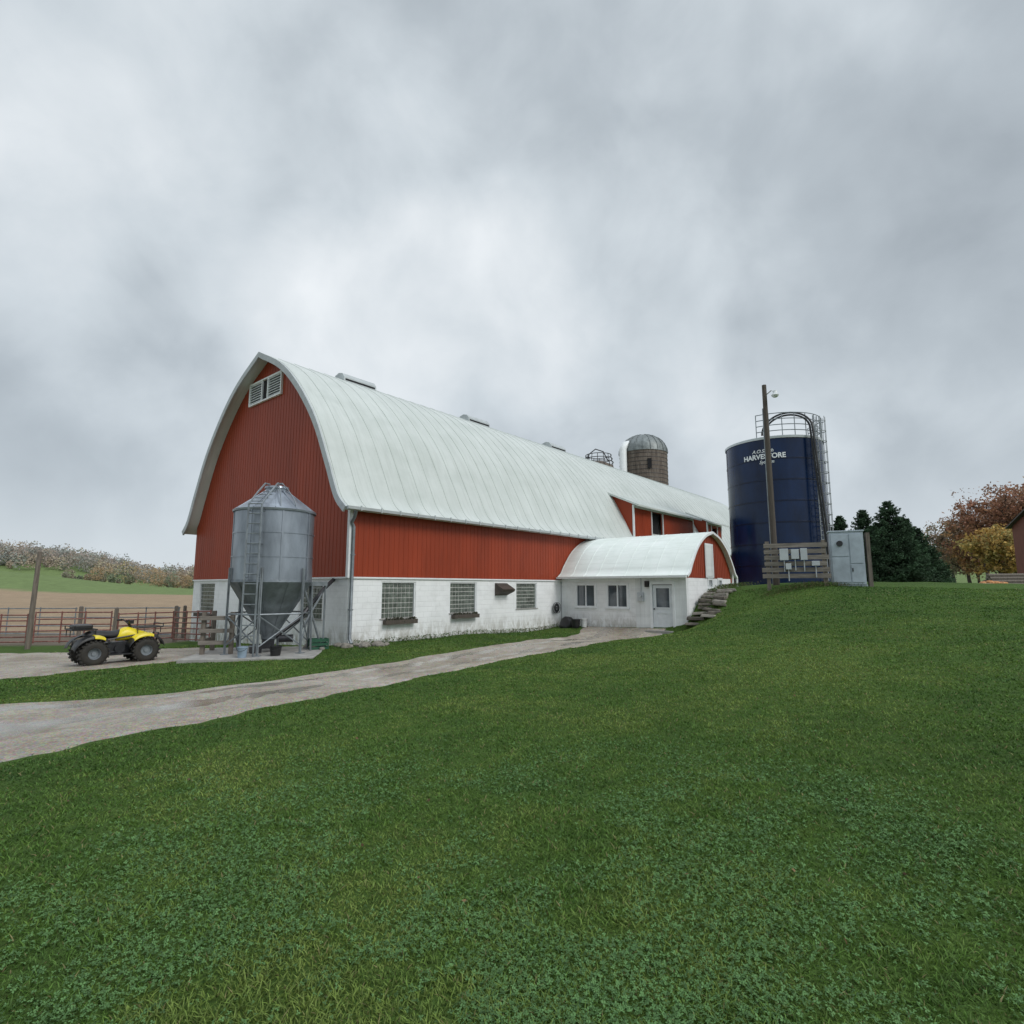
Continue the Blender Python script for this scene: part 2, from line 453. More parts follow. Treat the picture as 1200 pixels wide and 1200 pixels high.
def resample(P, n):
    P = np.array(P, float); d = np.r_[0, np.cumsum(np.hypot(*np.diff(P, axis=0).T))]
    t = np.linspace(0, d[-1], n)
    return np.stack([np.interp(t, d, P[:, 0]), np.interp(t, d, P[:, 1])], 1)
def smooth_line(P, n):
    Q = resample(P, n)
    k = max(3, n // 10)
    ker = np.hanning(k + 2)[1:-1]; ker /= ker.sum()
    out = Q.copy()
    for c in (0, 1):
        pad = np.r_[2 * Q[0, c] - Q[1:k + 1, c][::-1], Q[:, c], 2 * Q[-1, c] - Q[-k - 1:-1, c][::-1]]
        out[:, c] = np.convolve(pad, ker, 'same')[k:-k]
    return out
POLYS = []
def ribbon(name, A, B, mat, n=300, m=26, off=.022, jit=.06):
    A = smooth_line(A, n); B = smooth_line(B, n)
    s = np.arange(n) * .5
    ja = jit * (np.sin(s * .7) + .6 * np.sin(s * 1.9 + 1) + .5 * rng.normal(size=n) * .6)
    d = B - A; L = np.hypot(*d.T)[:, None]; u = d / L
    A = A + u * ja[:, None]; B = B - u * (jit * (np.sin(s * .9 + 2) + .5 * rng.normal(size=n) * .6))[:, None]
    POLYS.append(np.vstack([A, B[::-1]]))
    t = np.linspace(0, 1, m)[None, :, None]
    P = A[:, None] * (1 - t) + B[:, None] * t
    Z = H(P[..., 0], P[..., 1]) + off
    Z[:, 0] -= off * 1.6; Z[:, -1] -= off * 1.6
    V = np.concatenate([P, Z[..., None]], -1).reshape(-1, 3)
    ii = np.arange(m - 1)[None, :] + np.arange(n - 1)[:, None] * m
    F = np.stack([ii, ii + m, ii + m + 1, ii + 1], -1).reshape(-1, 4)
    tr = np.exp(-((t[0, :, 0] - .28) / .09) ** 2) + np.exp(-((t[0, :, 0] - .68) / .09) ** 2)
    tr = np.tile(tr, (n, 1)).reshape(-1, 1).repeat(3, 1)
    ob = fast_mesh(name, V, F, mat, ('zone', tr)); ob['kind'] = 'structure'
    ob.data.shade_smooth()
    return ob
ribbon('driveway', [(7.0, 25.6), (4.2, 22), (1.64, 18.3), (-1.42, 13.7), (-4.1, 9.66), (-5.13, 7.8), (-5.8, 6.6), (-7.5, 3.5), (-12, -4)],
       [(3.6, 28.4), (2.6, 25.3), (-1.15, 19.3), (-4.1, 13.9), (-6.5, 11.3), (-9.1, 10.3), (-13, 9.2), (-20, 8), (-30, 5)], GRAVEL)
ribbon('farm_track', [(-30, 13), (-15, 13.0), (-11.6, 13.3), (-10.2, 15.6), (-9.2, 17.2), (-8.3, 18.9)],
       [(-34, 23), (-22, 23), (-17.5, 21.5), (-14.5, 22.5), (-12.2, 22.5), (-9.3, 20.3)], GRAVEL2, jit=.10)
ribbon('gravel_lane', [(24, 30), (33, 29), (60, 27)], [(24, 35), (33, 37.5), (60, 40)], GRAVEL2, n=80, jit=.3)

# ------------------------------------------------------------------ barn
C0 = Vector((-5.70, 19.58, 0)); ANG = math.atan2(.7688, .6395)
def B2W(d, s, z=0):
    return Vector((C0.x + .6395 * d - .7688 * s, C0.y + .7688 * d + .6395 * s, z))
barn = thing('barn', 'long red metal barn with white arched roof on white block walls', 'barn', C0, ANG)
L, Wd = 52., 13.14; hw = Wd / 2

def catmull(P, seg=5):
    P = [np.array(p, float) for p in P]; P = [2 * P[0] - P[1]] + P + [2 * P[-1] - P[-2]]
    out = []
    for i in range(1, len(P) - 2):
        for k in range(seg):
            t = k / seg
            out.append(.5 * ((2 * P[i]) + (-P[i - 1] + P[i + 1]) * t + (2 * P[i - 1] - 5 * P[i] + 4 * P[i + 1] - P[i + 2]) * t * t + (-P[i - 1] + 3 * P[i] - 3 * P[i + 1] + P[i + 2]) * t ** 3))
    out.append(P[-2]); return out
half = catmull([(0, 12.2), (1.95, 11.2), (3.45, 9.95), (4.85, 8.28), (5.85, 6.5), (6.5, 5.25), (7.05, 4.72)], 5)
def full_profile(half, c):
    L_ = [(c + p[0], p[1]) for p in half][::-1]
    R_ = [(c - p[0], p[1]) for p in half][1:]
    return L_ + R_
prof = full_profile(half, hw)
def zprof(s, hf=half, c=hw):
    d = abs(s - c); a = np.array([p[0] for p in hf]); b = np.array([p[1] for p in hf])
    return float(np.interp(d, a, b))
def roof_shell(mb, prof, x0, x1, th, axis='x'):
    P = [Vector((p[0], p[1])) for p in prof]; n = len(P); ins = []
    for i in range(n):
        d = (P[min(i + 1, n - 1)] - P[max(i - 1, 0)]).normalized()
        nn = Vector((d.y, -d.x))
        if nn.y > 0 : nn = -nn
        if abs(d.x) < .02: nn = Vector((0, -1))
        ins.append(P[i] + nn * th)
    mk = (lambda x, p: (x, p[0], p[1])) if axis == 'x' else (lambda x, p: (p[0], x, p[1]))
    vs = [mk(x0, p) for p in P] + [mk(x1, p) for p in P] + [mk(x0, p) for p in ins] + [mk(x1, p) for p in ins]
    fs = []
    for i in range(n - 1):
        fs += [(i, i + 1, n + i + 1, n + i), (2 * n + i, 3 * n + i, 3 * n + i + 1, 2 * n + i + 1),
               (i, 2 * n + i, 2 * n + i + 1, i + 1), (n + i, n + i + 1, 3 * n + i + 1, 3 * n + i)]
    fs += [(0, n, 3 * n, 2 * n), (n - 1, 3 * n - 1, 4 * n - 1, 2 * n - 1)]
    mb.add(vs, fs)
def offs(prof, th):
    P = [Vector((p[0], p[1])) for p in prof]; n = len(P); o = []
    for i in range(n):
        d = (P[min(i + 1, n - 1)] - P[max(i - 1, 0)]).normalized()
        nn = Vector((-d.y, d.x))
        if nn.y < 0: nn = -nn
        o.append(P[i] + nn * th)
    return o

mb = MB(); roof_shell(mb, prof, -.5, L + .3, .12)
roof_ob = mb.build('roof', ROOF, barn, smooth=True)
mb = MB()
x = -.4
up = offs(prof, .02); lo_ = offs(prof, -.01)
while x < L + .2:
    n = len(up); w = .02
    vs = [(x - w, p[0], p[1]) for p in lo_] + [(x - w * .5, p[0], p[1]) for p in up] + [(x + w * .5, p[0], p[1]) for p in up] + [(x + w, p[0], p[1]) for p in lo_]
    fs = []
    for i in range(n - 1):
        for k in range(3): fs.append((k * n + i, k * n + i + 1, (k + 1) * n + i + 1, (k + 1) * n + i))
    mb.add(vs, fs); x += .76
mb.build('roof_seam', ROOF, roof_ob)
mb = MB(); roof_shell(mb, [tuple(p) for p in offs(prof, .03)], -.56, -.49, .24)
mb.build('fascia', FASCIA, barn, smooth=True)

def wall_open(mb, a0, a1, z0, z1, t0, t1, opens, axis='x'):
    cuts = sorted(set([a0, a1] + [o[0] for o in opens] + [o[1] for o in opens]))
    for u0, u1 in zip(cuts[:-1], cuts[1:]):
        mid = (u0 + u1) / 2; o = [q for q in opens if q[0] < mid < q[1]]
        segs = [(z0, z1)] if not o else [(z0, o[0][2]), (o[0][3], z1)]
        for za, zb in segs:
            if zb - za < .01: continue
            if axis == 'x': mb.box(u0, u1, t0, t1, za, zb)
            else: mb.box(t0, t1, u0, u1, za, zb)
side_w = [(1.44, 3.06, .82, 2.2), (4.9, 6.5, .9, 2.2), (9.23, 10.83, .95, 2.2)]
gab_w = [(1.56, 3.2, .8, 2.2), (10.7, 12.4, .85, 2.2)]
mb = MB()
wall_open(mb, 0, L, -1.2, 2.38, 0, .25, side_w)
wall_open(mb, .25, Wd, -1.2, 2.38, .0, .25, gab_w, 'y')
mb.box(.25, L, Wd - .25, Wd, -1.2, 2.38)
mb.box(L - .25, L, .25, Wd - .25, -1.2, 2.38)
mb.build('block_wall', BLOCK, barn)
mb = MB()
mb.box(-.02, L, -.03, .02, 2.36, 4.98)
xx = .1
while xx < L: mb.box(xx, xx + .016, -.038, -.028, 2.36, 4.98); xx += .229
mb.build('side_siding', RED, barn)
mb = MB(); mb.box(-.02, L, Wd - .02, Wd + .03, 2.36, 4.98); mb.build('side_siding', RED, barn)
gp = [(p[0], p[1]) for p in [q for q in offs(prof, -.06)] if 0.0 <= p[0] <= Wd]
pts = [(Wd + .02, 2.36), (Wd + .02, zprof(Wd) - .08)] + gp + [(-.02, zprof(0) - .08), (-.02, 2.36)]
n = len(pts)
mb = MB(); mb.add([(L, p[0], p[1]) for p in pts], [tuple(range(n))]); mb.build('gable_siding', RED, barn)
mb = MB(); mb.add([(-.03, p[0], p[1]) for p in pts], [tuple(range(n))])
s_ = .06
while s_ < Wd - .05:
    mb.box(-.038, -.028, s_, s_ + .016, 2.36, zprof(s_) - .12); s_ += .229
mb.build('gable_siding', RED, barn)
mb = MB()
mb.box(-.075, .06, -.075, .06, 2.32, 5.0)
mb.box(-.045, L, -.062, -.0, 2.30, 2.357)
mb.box(-.062, -.0, .061, Wd, 2.30, 2.357)
mb.build('corner_trim', TRIM, barn)
mb = MB()
gz = 4.66; y0 = -.60
prf = [(y0, gz + .1), (y0 + .01, gz), (y0 + .1, gz - .03), (y0 + .13, gz + .1)]
mb.add([(-.5, a, b) for a, b in prf] + [(L, a, b) for a, b in prf], [(0, 1, 5, 4), (1, 2, 6, 5), (2, 3, 7, 6), (0, 3, 2, 1), (4, 5, 6, 7)])
for k in range(60):
    mb.box(k * .86, k * .86 + .05, y0 - .02, y0 + .02, gz - .03, gz + .14)
mb.build('gutter', FASCIA, barn)
mb = MB(); mb.tube([(-.1, -.48, 4.66), (-.06, -.35, 4.45), (-.02, -.13, 4.25), (.06, -.13, 4.1), (.06, -.13, .25), (.06, -.25, .08)], .06, 8)
mb.box(.0, .12, -.19, -.05, 1.2, 1.25); mb.box(.0, .12, -.19, -.05, 3.1, 3.15)
mb.build('downspout', GALVD, barn, smooth=True)
def block_window(a0, a1, z0, z1, axis, face, parent, nx=8, nz=7):
    pane = MB(); dep = .09
    fr = MB()
    def bx(m, u0, u1, t0, t1, za, zb):
        if axis == 'x': m.box(u0, u1, face + t0, face + t1, za, zb)
        else: m.box(face + t0, face + t1, u0, u1, za, zb)
    pane.m = 1; bx(pane, a0, a1, dep + .02, dep + .05, z0, z1); pane.m = 0
    w = (a1 - a0 - .08) / nx; hh = (z1 - z0 - .08) / nz
    for i in range(nx):
        for j in range(nz):
            u = a0 + .04 + i * w; z = z0 + .04 + j * hh; g = .016
            tt = dep - .005 + random.uniform(-.004, .004)
            bx(pane, u + g, u + w - g, tt, dep + .025, z + g, z + hh - g)
    ob = pane.build('window', [GLASSB, MORTAR], parent, bevel=.008)
    f = .045
    bx(fr, a0, a1, dep - .06, dep + .019, z1 - f, z1); bx(fr, a0, a0 + f, dep - .06, dep + .019, z0, z1 - f); bx(fr, a1 - f, a1, dep - .06, dep + .019, z0, z1 - f)
    fr.build('frame', TRIM, ob)
    sl = MB(); bx(sl, a0 - .05, a1 + .05, -.04, dep + .015, z0 - .004, z0 + .035); sl.build('sill', CONC, ob)
for w in side_w: block_window(*w, 'x', 0, barn)
for w in gab_w: block_window(*w, 'y', 0, barn)
for (a, b, zt) in [(1.5, 3.0, .80), (4.95, 6.45, .87)]:
    mb = MB(); mb.box(a, b, -.24, -.22, zt - .16, zt); mb.box(a, b, -.22, -.045, zt - .16, zt - .14)
    mb.box(a, a + .02, -.22, -.045, zt - .14, zt); mb.box(b - .02, b, -.22, -.045, zt - .14, zt)
    ob = mb.build('window_box', POLEM, barn)
    mb = MB()
    for k in range(80):
        u = random.uniform(a + .08, b - .08); y = random.uniform(-.22, -.06)
        mb.obox((u, y, zt - .02 + random.uniform(-.06, .08)), (.08, .025, .06), (random.random() * 3, random.random() * 3, random.random() * 3))
    mb.build('wilted_plants', SOILM, ob)
mb = MB(); mb.box(-.24, -.045, 10.8, 12.3, .62, .78); mb.build('window_box', POLEM, barn)
mb = MB()
x0, x1 = 7.7, 8.55
mb.add([(x0, 0, 2.18), (x1, 0, 2.18), (x1, -.5, 1.90), (x0, -.5, 1.90), (x0, 0, 1.62), (x1, 0, 1.62), (x1, -.45, 1.80), (x0, -.45, 1.80)],
       [(0, 3, 2, 1), (3, 7, 6, 2), (0, 4, 7, 3), (1, 2, 6, 5), (4, 5, 6, 7)])
mb.build('vent_hood', M('hood_metal', (.075, .06, .05), .65, .2, .4, 4), barn)
mb = MB(); c = hw + .15
mb.box(-.13, -.035, c - 1.45, c + 1.45, 10.15, 10.22); mb.box(-.13, -.035, c - 1.45, c + 1.45, 11.13, 11.20)
for s0 in (c - 1.45, c - .30, c + .23, c + 1.38): mb.box(-.13, -.035, s0, s0 + .07, 10.22, 11.13)
lv = mb.build('louvre_vent', TRIM, barn)
mb = MB()
for (a, b) in ((c - 1.38, c - .30), (c + .30, c + 1.38)):
    z = 10.25
    while z < 11.1: mb.obox((-.085, (a + b) / 2, z + .03), (.09, b - a, .012), (0, rad(-50), 0)); z += .115
mb.m = 1; mb.box(-.04, -.033, c - 1.38, c + 1.38, 10.22, 11.13)
mb.m = 2; mb.box(-.06, -.041, c - .23, c + .23, 10.24, 11.11)
mb.build('louvre_slats', [TRIM, GALVD, DARKIN], lv)
for d in (4.4, 13.1, 21.6):
    mb = MB(); l = .95
    P = [(hw - .48, 11.95), (hw - .46, 12.2), (hw - .3, 12.40), (hw, 12.48), (hw + .3, 12.40), (hw + .46, 12.2), (hw + .48, 11.95)]
    mb.add([(d - l, a, b) for a, b in P] + [(d + l, a, b) for a, b in P], [(i, i + 1, 8 + i, 7 + i) for i in range(6)] + [tuple(range(7))[::-1], tuple(range(7, 14))])
    mb.m = 1; mb.box(d - l + .08, d + l - .08, hw - .475, hw - .462, 12.02, 12.12)
    mb.build('ridge_vent', [FASCIA, DARKIN], roof_ob)
def dormer(xa, xb, door=None):
    mb = MB(); SL = .45
    zt = lambda s: 7.35 + SL * s
    wall_open(mb, xa, xb, 4.9, 7.33, -.01, .1, door or [], 'x')
    for xc in (xa, xb):
        mb.add([(xc, -.01, 4.8), (xc, 2.2, 4.8), (xc, 2.2, zt(2.2)), (xc, -.01, zt(0))], [(0, 1, 2, 3)])
    u = xa + .1
    while u < xb:
        if not any(o[0] - .03 < u < o[1] for o in (door or [])): mb.box(u, u + .016, -.02, -.009, 4.95, 7.32)
        u += .229
    ob = mb.build('dormer', RED, barn)
    mb = MB(); xs0, xs1 = xa - .35, xb + .5
    P = [(-.55, zt(-.55) + .02), (2.3, zt(2.3) + .02)]
    vs = []
    for xq in (xs0, xs1):
        for (a, b) in P: vs += [(xq, a, b), (xq, a, b + .12)]
    mb.add(vs, [(0, 1, 3, 2), (4, 6, 7, 5), (0, 4, 5, 1), (2, 3, 7, 6), (1, 5, 7, 3), (0, 2, 6, 4)])
    u = xs0 + .1
    while u < xs1:
        mb.obox((u, .87, zt(.87) + .14), (.04, 3.1, .02), (math.atan(SL), 0, 0)); u += .76
    mb.build('dormer_roof', ROOF, ob)
    mb = MB(); mb.box(xa - .06, xa + .06, -.06, .04, 4.9, 7.3); mb.box(xb - .06, xb + .06, -.06, .04, 4.9, 7.3)
    mb.box(xa + .06, xb - .06, -.058, -.036, 7.12, 7.3)
    for o in (door or []):
        mb.box(o[0] - .08, o[0], -.06, .04, 4.9, 7.1); mb.box(o[1], o[1] + .08, -.06, .04, 4.9, 7.1)
    mb.build('dormer_trim', TRIM, ob)
    if door:
        mb = MB()
        for o in door: mb.box(o[0], o[1], .3, .32, o[2], o[3])
        mb.build('loft_opening', DARKIN, ob)
dormer(21.2, 31.0, [(23.8, 25.5, 4.9, 7.1)])
dormer(34.0, 37.2, [(34.9, 36.2, 5.4, 6.9)])

# ------------------------------------------------------------------ milk house
mh = thing('milk_house', 'small white block milk house with bowed white roof and red gable', 'building', B2W(12.9, 0), ANG)
ml, mw = 6.8, 5.8
mb = MB()
fw = [(-2.1, -.945, 1.0, 2.15), (-3.9, -2.74, 1.0, 2.15)]
wall_open(mb, -4.3, -.06, -.5, 2.6, 0, .2, fw, 'y')
mb.box(mw - .2, mw, -ml, -.06, -.5, 2.6)
gw = [(2.6, 3.2, 1.95, 2.4), (3.9, 4.5, 1.95, 2.4)]
wall_open(mb, .2, mw - .2, -.5, 2.6, -ml, -ml + .2, gw, 'x')
mb.build('block_wall', BLOCK, mh)
DO = (-6.16, -5.14)
mb = MB(); wall_open(mb, -ml, -4.3, -.5, 2.6, -.02, .2, [(DO[0], DO[1], 0.02, 2.15)], 'y'); mb.build('lap_siding', WSID, mh)
mhalf = catmull([(0, 4.68), (1.0, 4.42), (1.95, 3.88), (2.7, 3.12), (3.0, 2.72), (3.3, 2.52)], 4)
mprof = [(mw / 2 + p[0], p[1]) for p in mhalf][::-1] + [(mw / 2 - p[0], p[1]) for p in mhalf][1:]
mb = MB(); roof_shell(mb, mprof, -ml - .22, -.06, .08, 'y')
mroof = mb.build('roof', ROOFW, mh, smooth=True)
mb = MB()
up = offs(mprof, .014); lo_ = offs(mprof, -.01); y = -ml - .15
while y < -.1:
    n = len(up); w = .018
    vs = [(p[0], y - w, p[1]) for p in lo_] + [(p[0], y - w * .6, p[1]) for p in up] + [(p[0], y + w * .6, p[1]) for p in up] + [(p[0], y + w, p[1]) for p in lo_]
    mb.add(vs, [(k * n + i, k * n + i + 1, (k + 1) * n + i + 1, (k + 1) * n + i) for i in range(n - 1) for k in range(3)]); y += .76
mb.build('roof_seam', ROOFW, mroof)
mb = MB(); roof_shell(mb, [tuple(p) for p in offs(mprof, .015)], -ml - .26, -ml - .21, .11, 'y')
mb.build('fascia', TRIM, mh, smooth=True)
def zm(x): return float(np.interp(abs(x - mw / 2), [p[0] for p in mhalf], [p[1] for p in mhalf]))
mb = MB()
xs = np.linspace(0, mw, 25)
pts = [(0, 2.42)] + [(x, zm(x) - .06) for x in xs] + [(mw, 2.42)]
mb.add([(p[0], -ml - .01, p[1]) for p in pts], [tuple(range(len(pts)))])
x = .1
while x < mw - .1: mb.box(x, x + .016, -ml - .022, -ml - .008, 2.42, zm(x) - .1); x += .229
mb.build('gable_siding', RED, mh)
mb = MB(); mb.box(2.25, 3.3, -ml - .07, -ml - .036, 2.45, 4.1); mb.m = 1; mb.box(2.32, 3.23, -ml - .085, -ml - .071, 2.52, 4.03)
mb.build('hatch_door', [TRIM, WSID], mh)
def sash_window(a0, a1, z0, z1, axis, face, sgn, parent):
    def bx(m, u0, u1, t0, t1, za, zb):
        t0, t1 = sorted((face + sgn * t0, face + sgn * t1))
        if axis == 'x': m.box(u0, u1, t0, t1, za, zb)
        else: m.box(t0, t1, u0, u1, za, zb)
    p = MB(); bx(p, a0, a1, -.08, -.07, z0, z1); ob = p.build('window', PANE, parent)
    f = MB(); w = .07
    bx(f, a0 - .05, a1 + .05, -.06, .03, z1 - w, z1 + .05); bx(f, a0 - .05, a0 + w, -.06, .03, z0, z1 - w); bx(f, a1 - w, a1 + .05, -.06, .03, z0, z1 - w)
    bx(f, a0 + w, a1 - w, -.06, .03, z0, z0 + w)
    mid = (a0 + a1) / 2; bx(f, mid - .03, mid + .03, -.06, 0, z0 + w, z1 - w)
    f.build('frame', TRIM, ob)
    s = MB(); bx(s, a0 - .08, a1 + .08, .0, .07, z0 - .05, z0 - .003); s.build('sill', TRIM, ob)
for w in fw: sash_window(*w, 'y', 0, -1, mh)
for w in gw: sash_window(*w, 'x', -ml, -1, mh)
a, b = DO[0] + .03, DO[1] - .03
mb = MB(); mb.box(.03, .07, a, b, .06, 2.09)
wz0, wz1 = 1.08, 1.95
for (p, q, r_, s_) in ((a + .12, b - .12, .18, .24), (a + .12, b - .12, .80, .86), (a + .12, a + .18, .24, .80), (b - .18, b - .12, .24, .80), (a + .1, b - .1, wz0 - .06, wz0), (a + .1, b - .1, wz1, wz1 + .06), (a + .1, a + .16, wz0, wz1), (b - .16, b - .1, wz0, wz1)):
    mb.box(.012, .03, p, q, r_, s_)
door = mb.build('door', DOORM, mh)
mb = MB(); mb.box(.022, .029, a + .16, b - .16, wz0, wz1); mb.build('window', PANE, door)
mb = MB(); mb.cyl((.03, b - .07, 1.0), (-.04, b - .07, 1.0), .012); mb.cyl((-.02, b - .07, 1.0), (-.06, b - .07, 1.0), .035, n=10); mb.build('handle', STEELD, door)
mb = MB(); mb.box(.1, .12, DO[0], DO[1], 0.02, 2.15); mb.m = 1  # dark sheet behind the door, added so the frame gaps look shadowed
mb.box(-.055, .06, DO[0] - .09, DO[0] + .015, -.02, 2.25); mb.box(-.055, .06, DO[1] - .015, DO[1] + .09, -.02, 2.25); mb.box(-.055, .06, DO[0] + .016, DO[1] - .016, 2.12, 2.25)
mb.build('door_frame', [DARKIN, TRIM], mh)
mb = MB(); mb.box(-.5, -.025, DO[0] - .15, DO[1] + .15, -.2, .06); mb.build('door_step', CONC, mh, bevel=.01)
mb = MB(); mb.box(-.14, -.025, -4.75, -4.45, 1.35, 1.75); mb.cyl((-.14, -4.6, 1.6), (-.22, -4.6, 1.6), .09, n=16); mb.box(-.06, -.025, -4.62, -4.58, 1.75, 2.5); mb.build('meter_box', GREYBOX, mh, bevel=.008)
mb = MB(); mb.box(-.16, -.02, -5.02, -4.84, 2.0, 2.28); mb.build('wall_lamp', BLACK, mh, bevel=.01)
mb = MB(); mb.tube([(mw + .05, -ml - .1, 3.0), (mw + .05, -ml - .12, .9)], .05); mb.build('downspout', TRIM, mh, smooth=True)
mb = MB(); mb.tube([(mw + .4, -ml - .2, 2.52), (mw + .42, -ml - .2, 1.0)], .06); mb.build('downspout', TRIM, mh, smooth=True)
mb = MB()
prf = [(-.55, 2.50), (-.54, 2.42), (-.46, 2.41), (-.43, 2.5)]
mb.add([(a, -ml - .22, b) for a, b in prf] + [(a, -.1, b) for a, b in prf], [(0, 1, 5, 4), (1, 2, 6, 5), (2, 3, 7, 6), (0, 3, 2, 1), (4, 5, 6, 7)])
mb.build('gutter', TRIM, mh)

# ------------------------------------------------------------------ rough stone steps beside milk house
st = thing('stone_steps', 'rough stacked dark stone slab steps climbing the grassy bank', 'steps', (8.0, 24.9, 0), 0)
p0 = Vector((7.86, 24.62)); dr = Vector((.62, .78)); pr = Vector((.78, -.62))
for i in range(9):
    for j in range(2):
        mb = MB()
        q = p0 + dr * (i * .31) + pr * (j * .58 + .16 + random.uniform(-.10, .12))
        z = h(q.x, q.y) + random.uniform(.0, .07)
        mb.obox((q.x - 8.0, q.y - 24.9, z), (random.uniform(.55, .95), random.uniform(.34, .55), random.uniform(.10, .17)), (random.uniform(-.09, .09), random.uniform(-.10, .10), math.atan2(pr.y, pr.x) + random.uniform(-.4, .4)), random.uniform(.85, .97))
        mb.build('slab', STONED if random.random() < .6 else STONE, st, bevel=.025)

# ------------------------------------------------------------------ feed bin
fx, fy = -7.68, 18.0; fz = h(fx, fy) + .1
mb = MB(); mb.box(-2.0, 1.65, -1.7, 1.5, -.25, .0)
pad = mb.build('concrete_pad', CONC, bevel=.02); pad.location = (fx, fy, fz); pad.rotation_euler[2] = rad(10); pad['kind'] = 'structure'
fb = thing('feed_bin', 'galvanised steel feed bin on legs with ladder on concrete pad', 'feed bin', (fx, fy, fz), rad(22.6))
R = 1.2
mb = MB()
mb.lathe([(R, 2.2), (R, 2.92)], 48); mb.lathe([(R + .02, 2.92), (R + .02, 2.96)], 48); mb.lathe([(R, 2.96), (R, 3.66)], 48); mb.lathe([(R + .02, 3.66), (R + .02, 3.70)], 48); mb.lathe([(R, 3.70), (R, 4.4)], 48)
for k in range(8):
    a = k * math.pi / 4 + .2; mb.obox((math.cos(a) * (R + .01), math.sin(a) * (R + .01), 3.3), (.02, .06, 2.2), (0, 0, a))
mb.build('tank', GALV, fb, smooth=True)
mb = MB(); mb.lathe([(R + .05, 4.36), (R + .06, 4.42), (R * .62, 4.80), (.34, 5.08), (.34, 5.16), (.38, 5.17), (.36, 5.24), (.02, 5.28)], 36)
for k in range(12):
    a = k * math.pi / 6; mb.cyl((math.cos(a) * (R + .03), math.sin(a) * (R + .03), 4.44), (math.cos(a) * .36, math.sin(a) * .36, 5.09), .018, n=5)
mb.build('lid', GALV, fb, smooth=True)
mb = MB(); mb.lathe([(R + .01, 2.24), (R + .02, 2.16), (.22, .52), (.22, .40), (.16, .34)], 36)
for k in range(10):
    a = k * math.pi / 5 + .1; mb.cyl((math.cos(a) * (R + .02), math.sin(a) * (R + .02), 2.15), (math.cos(a) * .23, math.sin(a) * .23, .53), .012, n=4)
mb.build('hopper', M('hopper_steel', (.20, .225, .25), .45, .55, .3, 3), fb, smooth=True)
for k in range(6):
    a = k * math.pi / 3 + .3; cx, cy = math.cos(a) * (R + .05), math.sin(a) * (R + .05)
    mb = MB(); mb.obox((cx, cy, 1.3), (.08, .015, 2.6), (0, 0, a + .6)); mb.obox((cx, cy, 1.3), (.015, .08, 2.6), (0, 0, a + .6)); mb.obox((cx, cy, .01), (.2, .2, .02), (0, 0, a))
    mb.build('leg', GALVD, fb)
for k in range(6):
    mb = MB()
    a = k * math.pi / 3 + .3; a2 = a + math.pi / 3; q = R + .05
    A = (math.cos(a) * q, math.sin(a) * q); B_ = (math.cos(a2) * q, math.sin(a2) * q)
    mb.cyl((*A, .25), (*B_, 1.15), .022, n=5); mb.cyl((*B_, .25), (*A, 1.15), .022, n=5); mb.cyl((*A, 1.2), (*B_, 1.2), .025, n=5)
    mb.build('leg_brace', GALVD, fb)
la = rad(-114); ux, uy = math.cos(la), math.sin(la); tx, ty = -uy, ux
mb = MB(); q = R + .18
for s in (-.2, .2):
    mb.tube([(ux * q + tx * s, uy * q + ty * s, .0), (ux * q + tx * s, uy * q + ty * s, 4.5), (ux * .85 + tx * s, uy * .85 + ty * s, 4.95), (ux * .4 + tx * s, uy * .4 + ty * s, 5.3), (ux * .1 + tx * s, uy * .1 + ty * s, 5.32)], .028, 6)
z = .3
while z < 4.5: mb.cyl((ux * q - tx * .2, uy * q - ty * .2, z), (ux * q + tx * .2, uy * q + ty * .2, z), .018, n=6); z += .3
for k in range(4):
    f = k / 4; qq = q - .15 - (q - .45) * f; zz = 4.6 + .55 * f
    mb.cyl((ux * qq - tx * .2, uy * qq - ty * .2, zz), (ux * qq + tx * .2, uy * qq + ty * .2, zz), .014, n=6)
for zz in (2.3, 3.3, 4.3):
    for s in (-.2, .2): mb.cyl((ux * q + tx * s, uy * q + ty * s, zz), (ux * R + tx * s, uy * R + ty * s, zz), .014, n=5)
mb.build('ladder', GALVD, fb, smooth=True)
mb = MB()
for an in (.55, .95):
    a = la + an; c1, s1 = math.cos(a), math.sin(a)
    mb.tube([(c1 * 1.22, s1 * 1.22, 4.4), (c1 * 1.05, s1 * 1.05, 4.72), (c1 * .7, s1 * .7, 5.05), (c1 * .3, s1 * .3, 5.34), (0, 0, 5.36)], .018, 5)
mb.build('lid_handrail', GALVD, fb)
mb = MB(); mb.obox((0, 0, .24), (.36, .42, .26)); mb.tube([(0, 0, .3), (.9, .25, 1.0), (1.7, .8, 2.0), (2.1, 1.6, 2.35)], .07, 8); mb.cyl((.3, -.1, .4), (.72, -.1, .4), .12, n=14)
mb.obox((-.35, -.3, .14), (.3, .25, .26), (0, 0, .3))
mb.build('auger', STEELD, fb, smooth=True)
mb = MB(); mb.tube([(1.25, -.25, .0), (1.22, -.2, 2.1), (1.0, .1, 2.15)], .03, 6); mb.obox((1.35, .1, 2.12), (.7, .3, .14))
mb.cyl((1.6, .2, .05), (1.0, -.3, 1.9), .035, n=6); mb.cyl((1.7, .3, 2.05), (.9, -.4, .6), .03, n=6); mb.cyl((1.65, .1, .0), (1.65, .1, 2.08), .03, n=6)
mb.build('conveyor_box', GALVD, fb)
rl = thing('wooden_rail_pen', 'small weathered wooden rail pen beside the feed bin', 'fence', (fx - 1.55, fy - .2, fz), rad(15))
for (x, y) in ((-.25, -.5), (-.25, .7), (.55, -.55)):
    mb = MB(); mb.box(x - .06, x + .06, y - .06, y + .06, -.2, 1.25); mb.build('post', WOODG, rl)
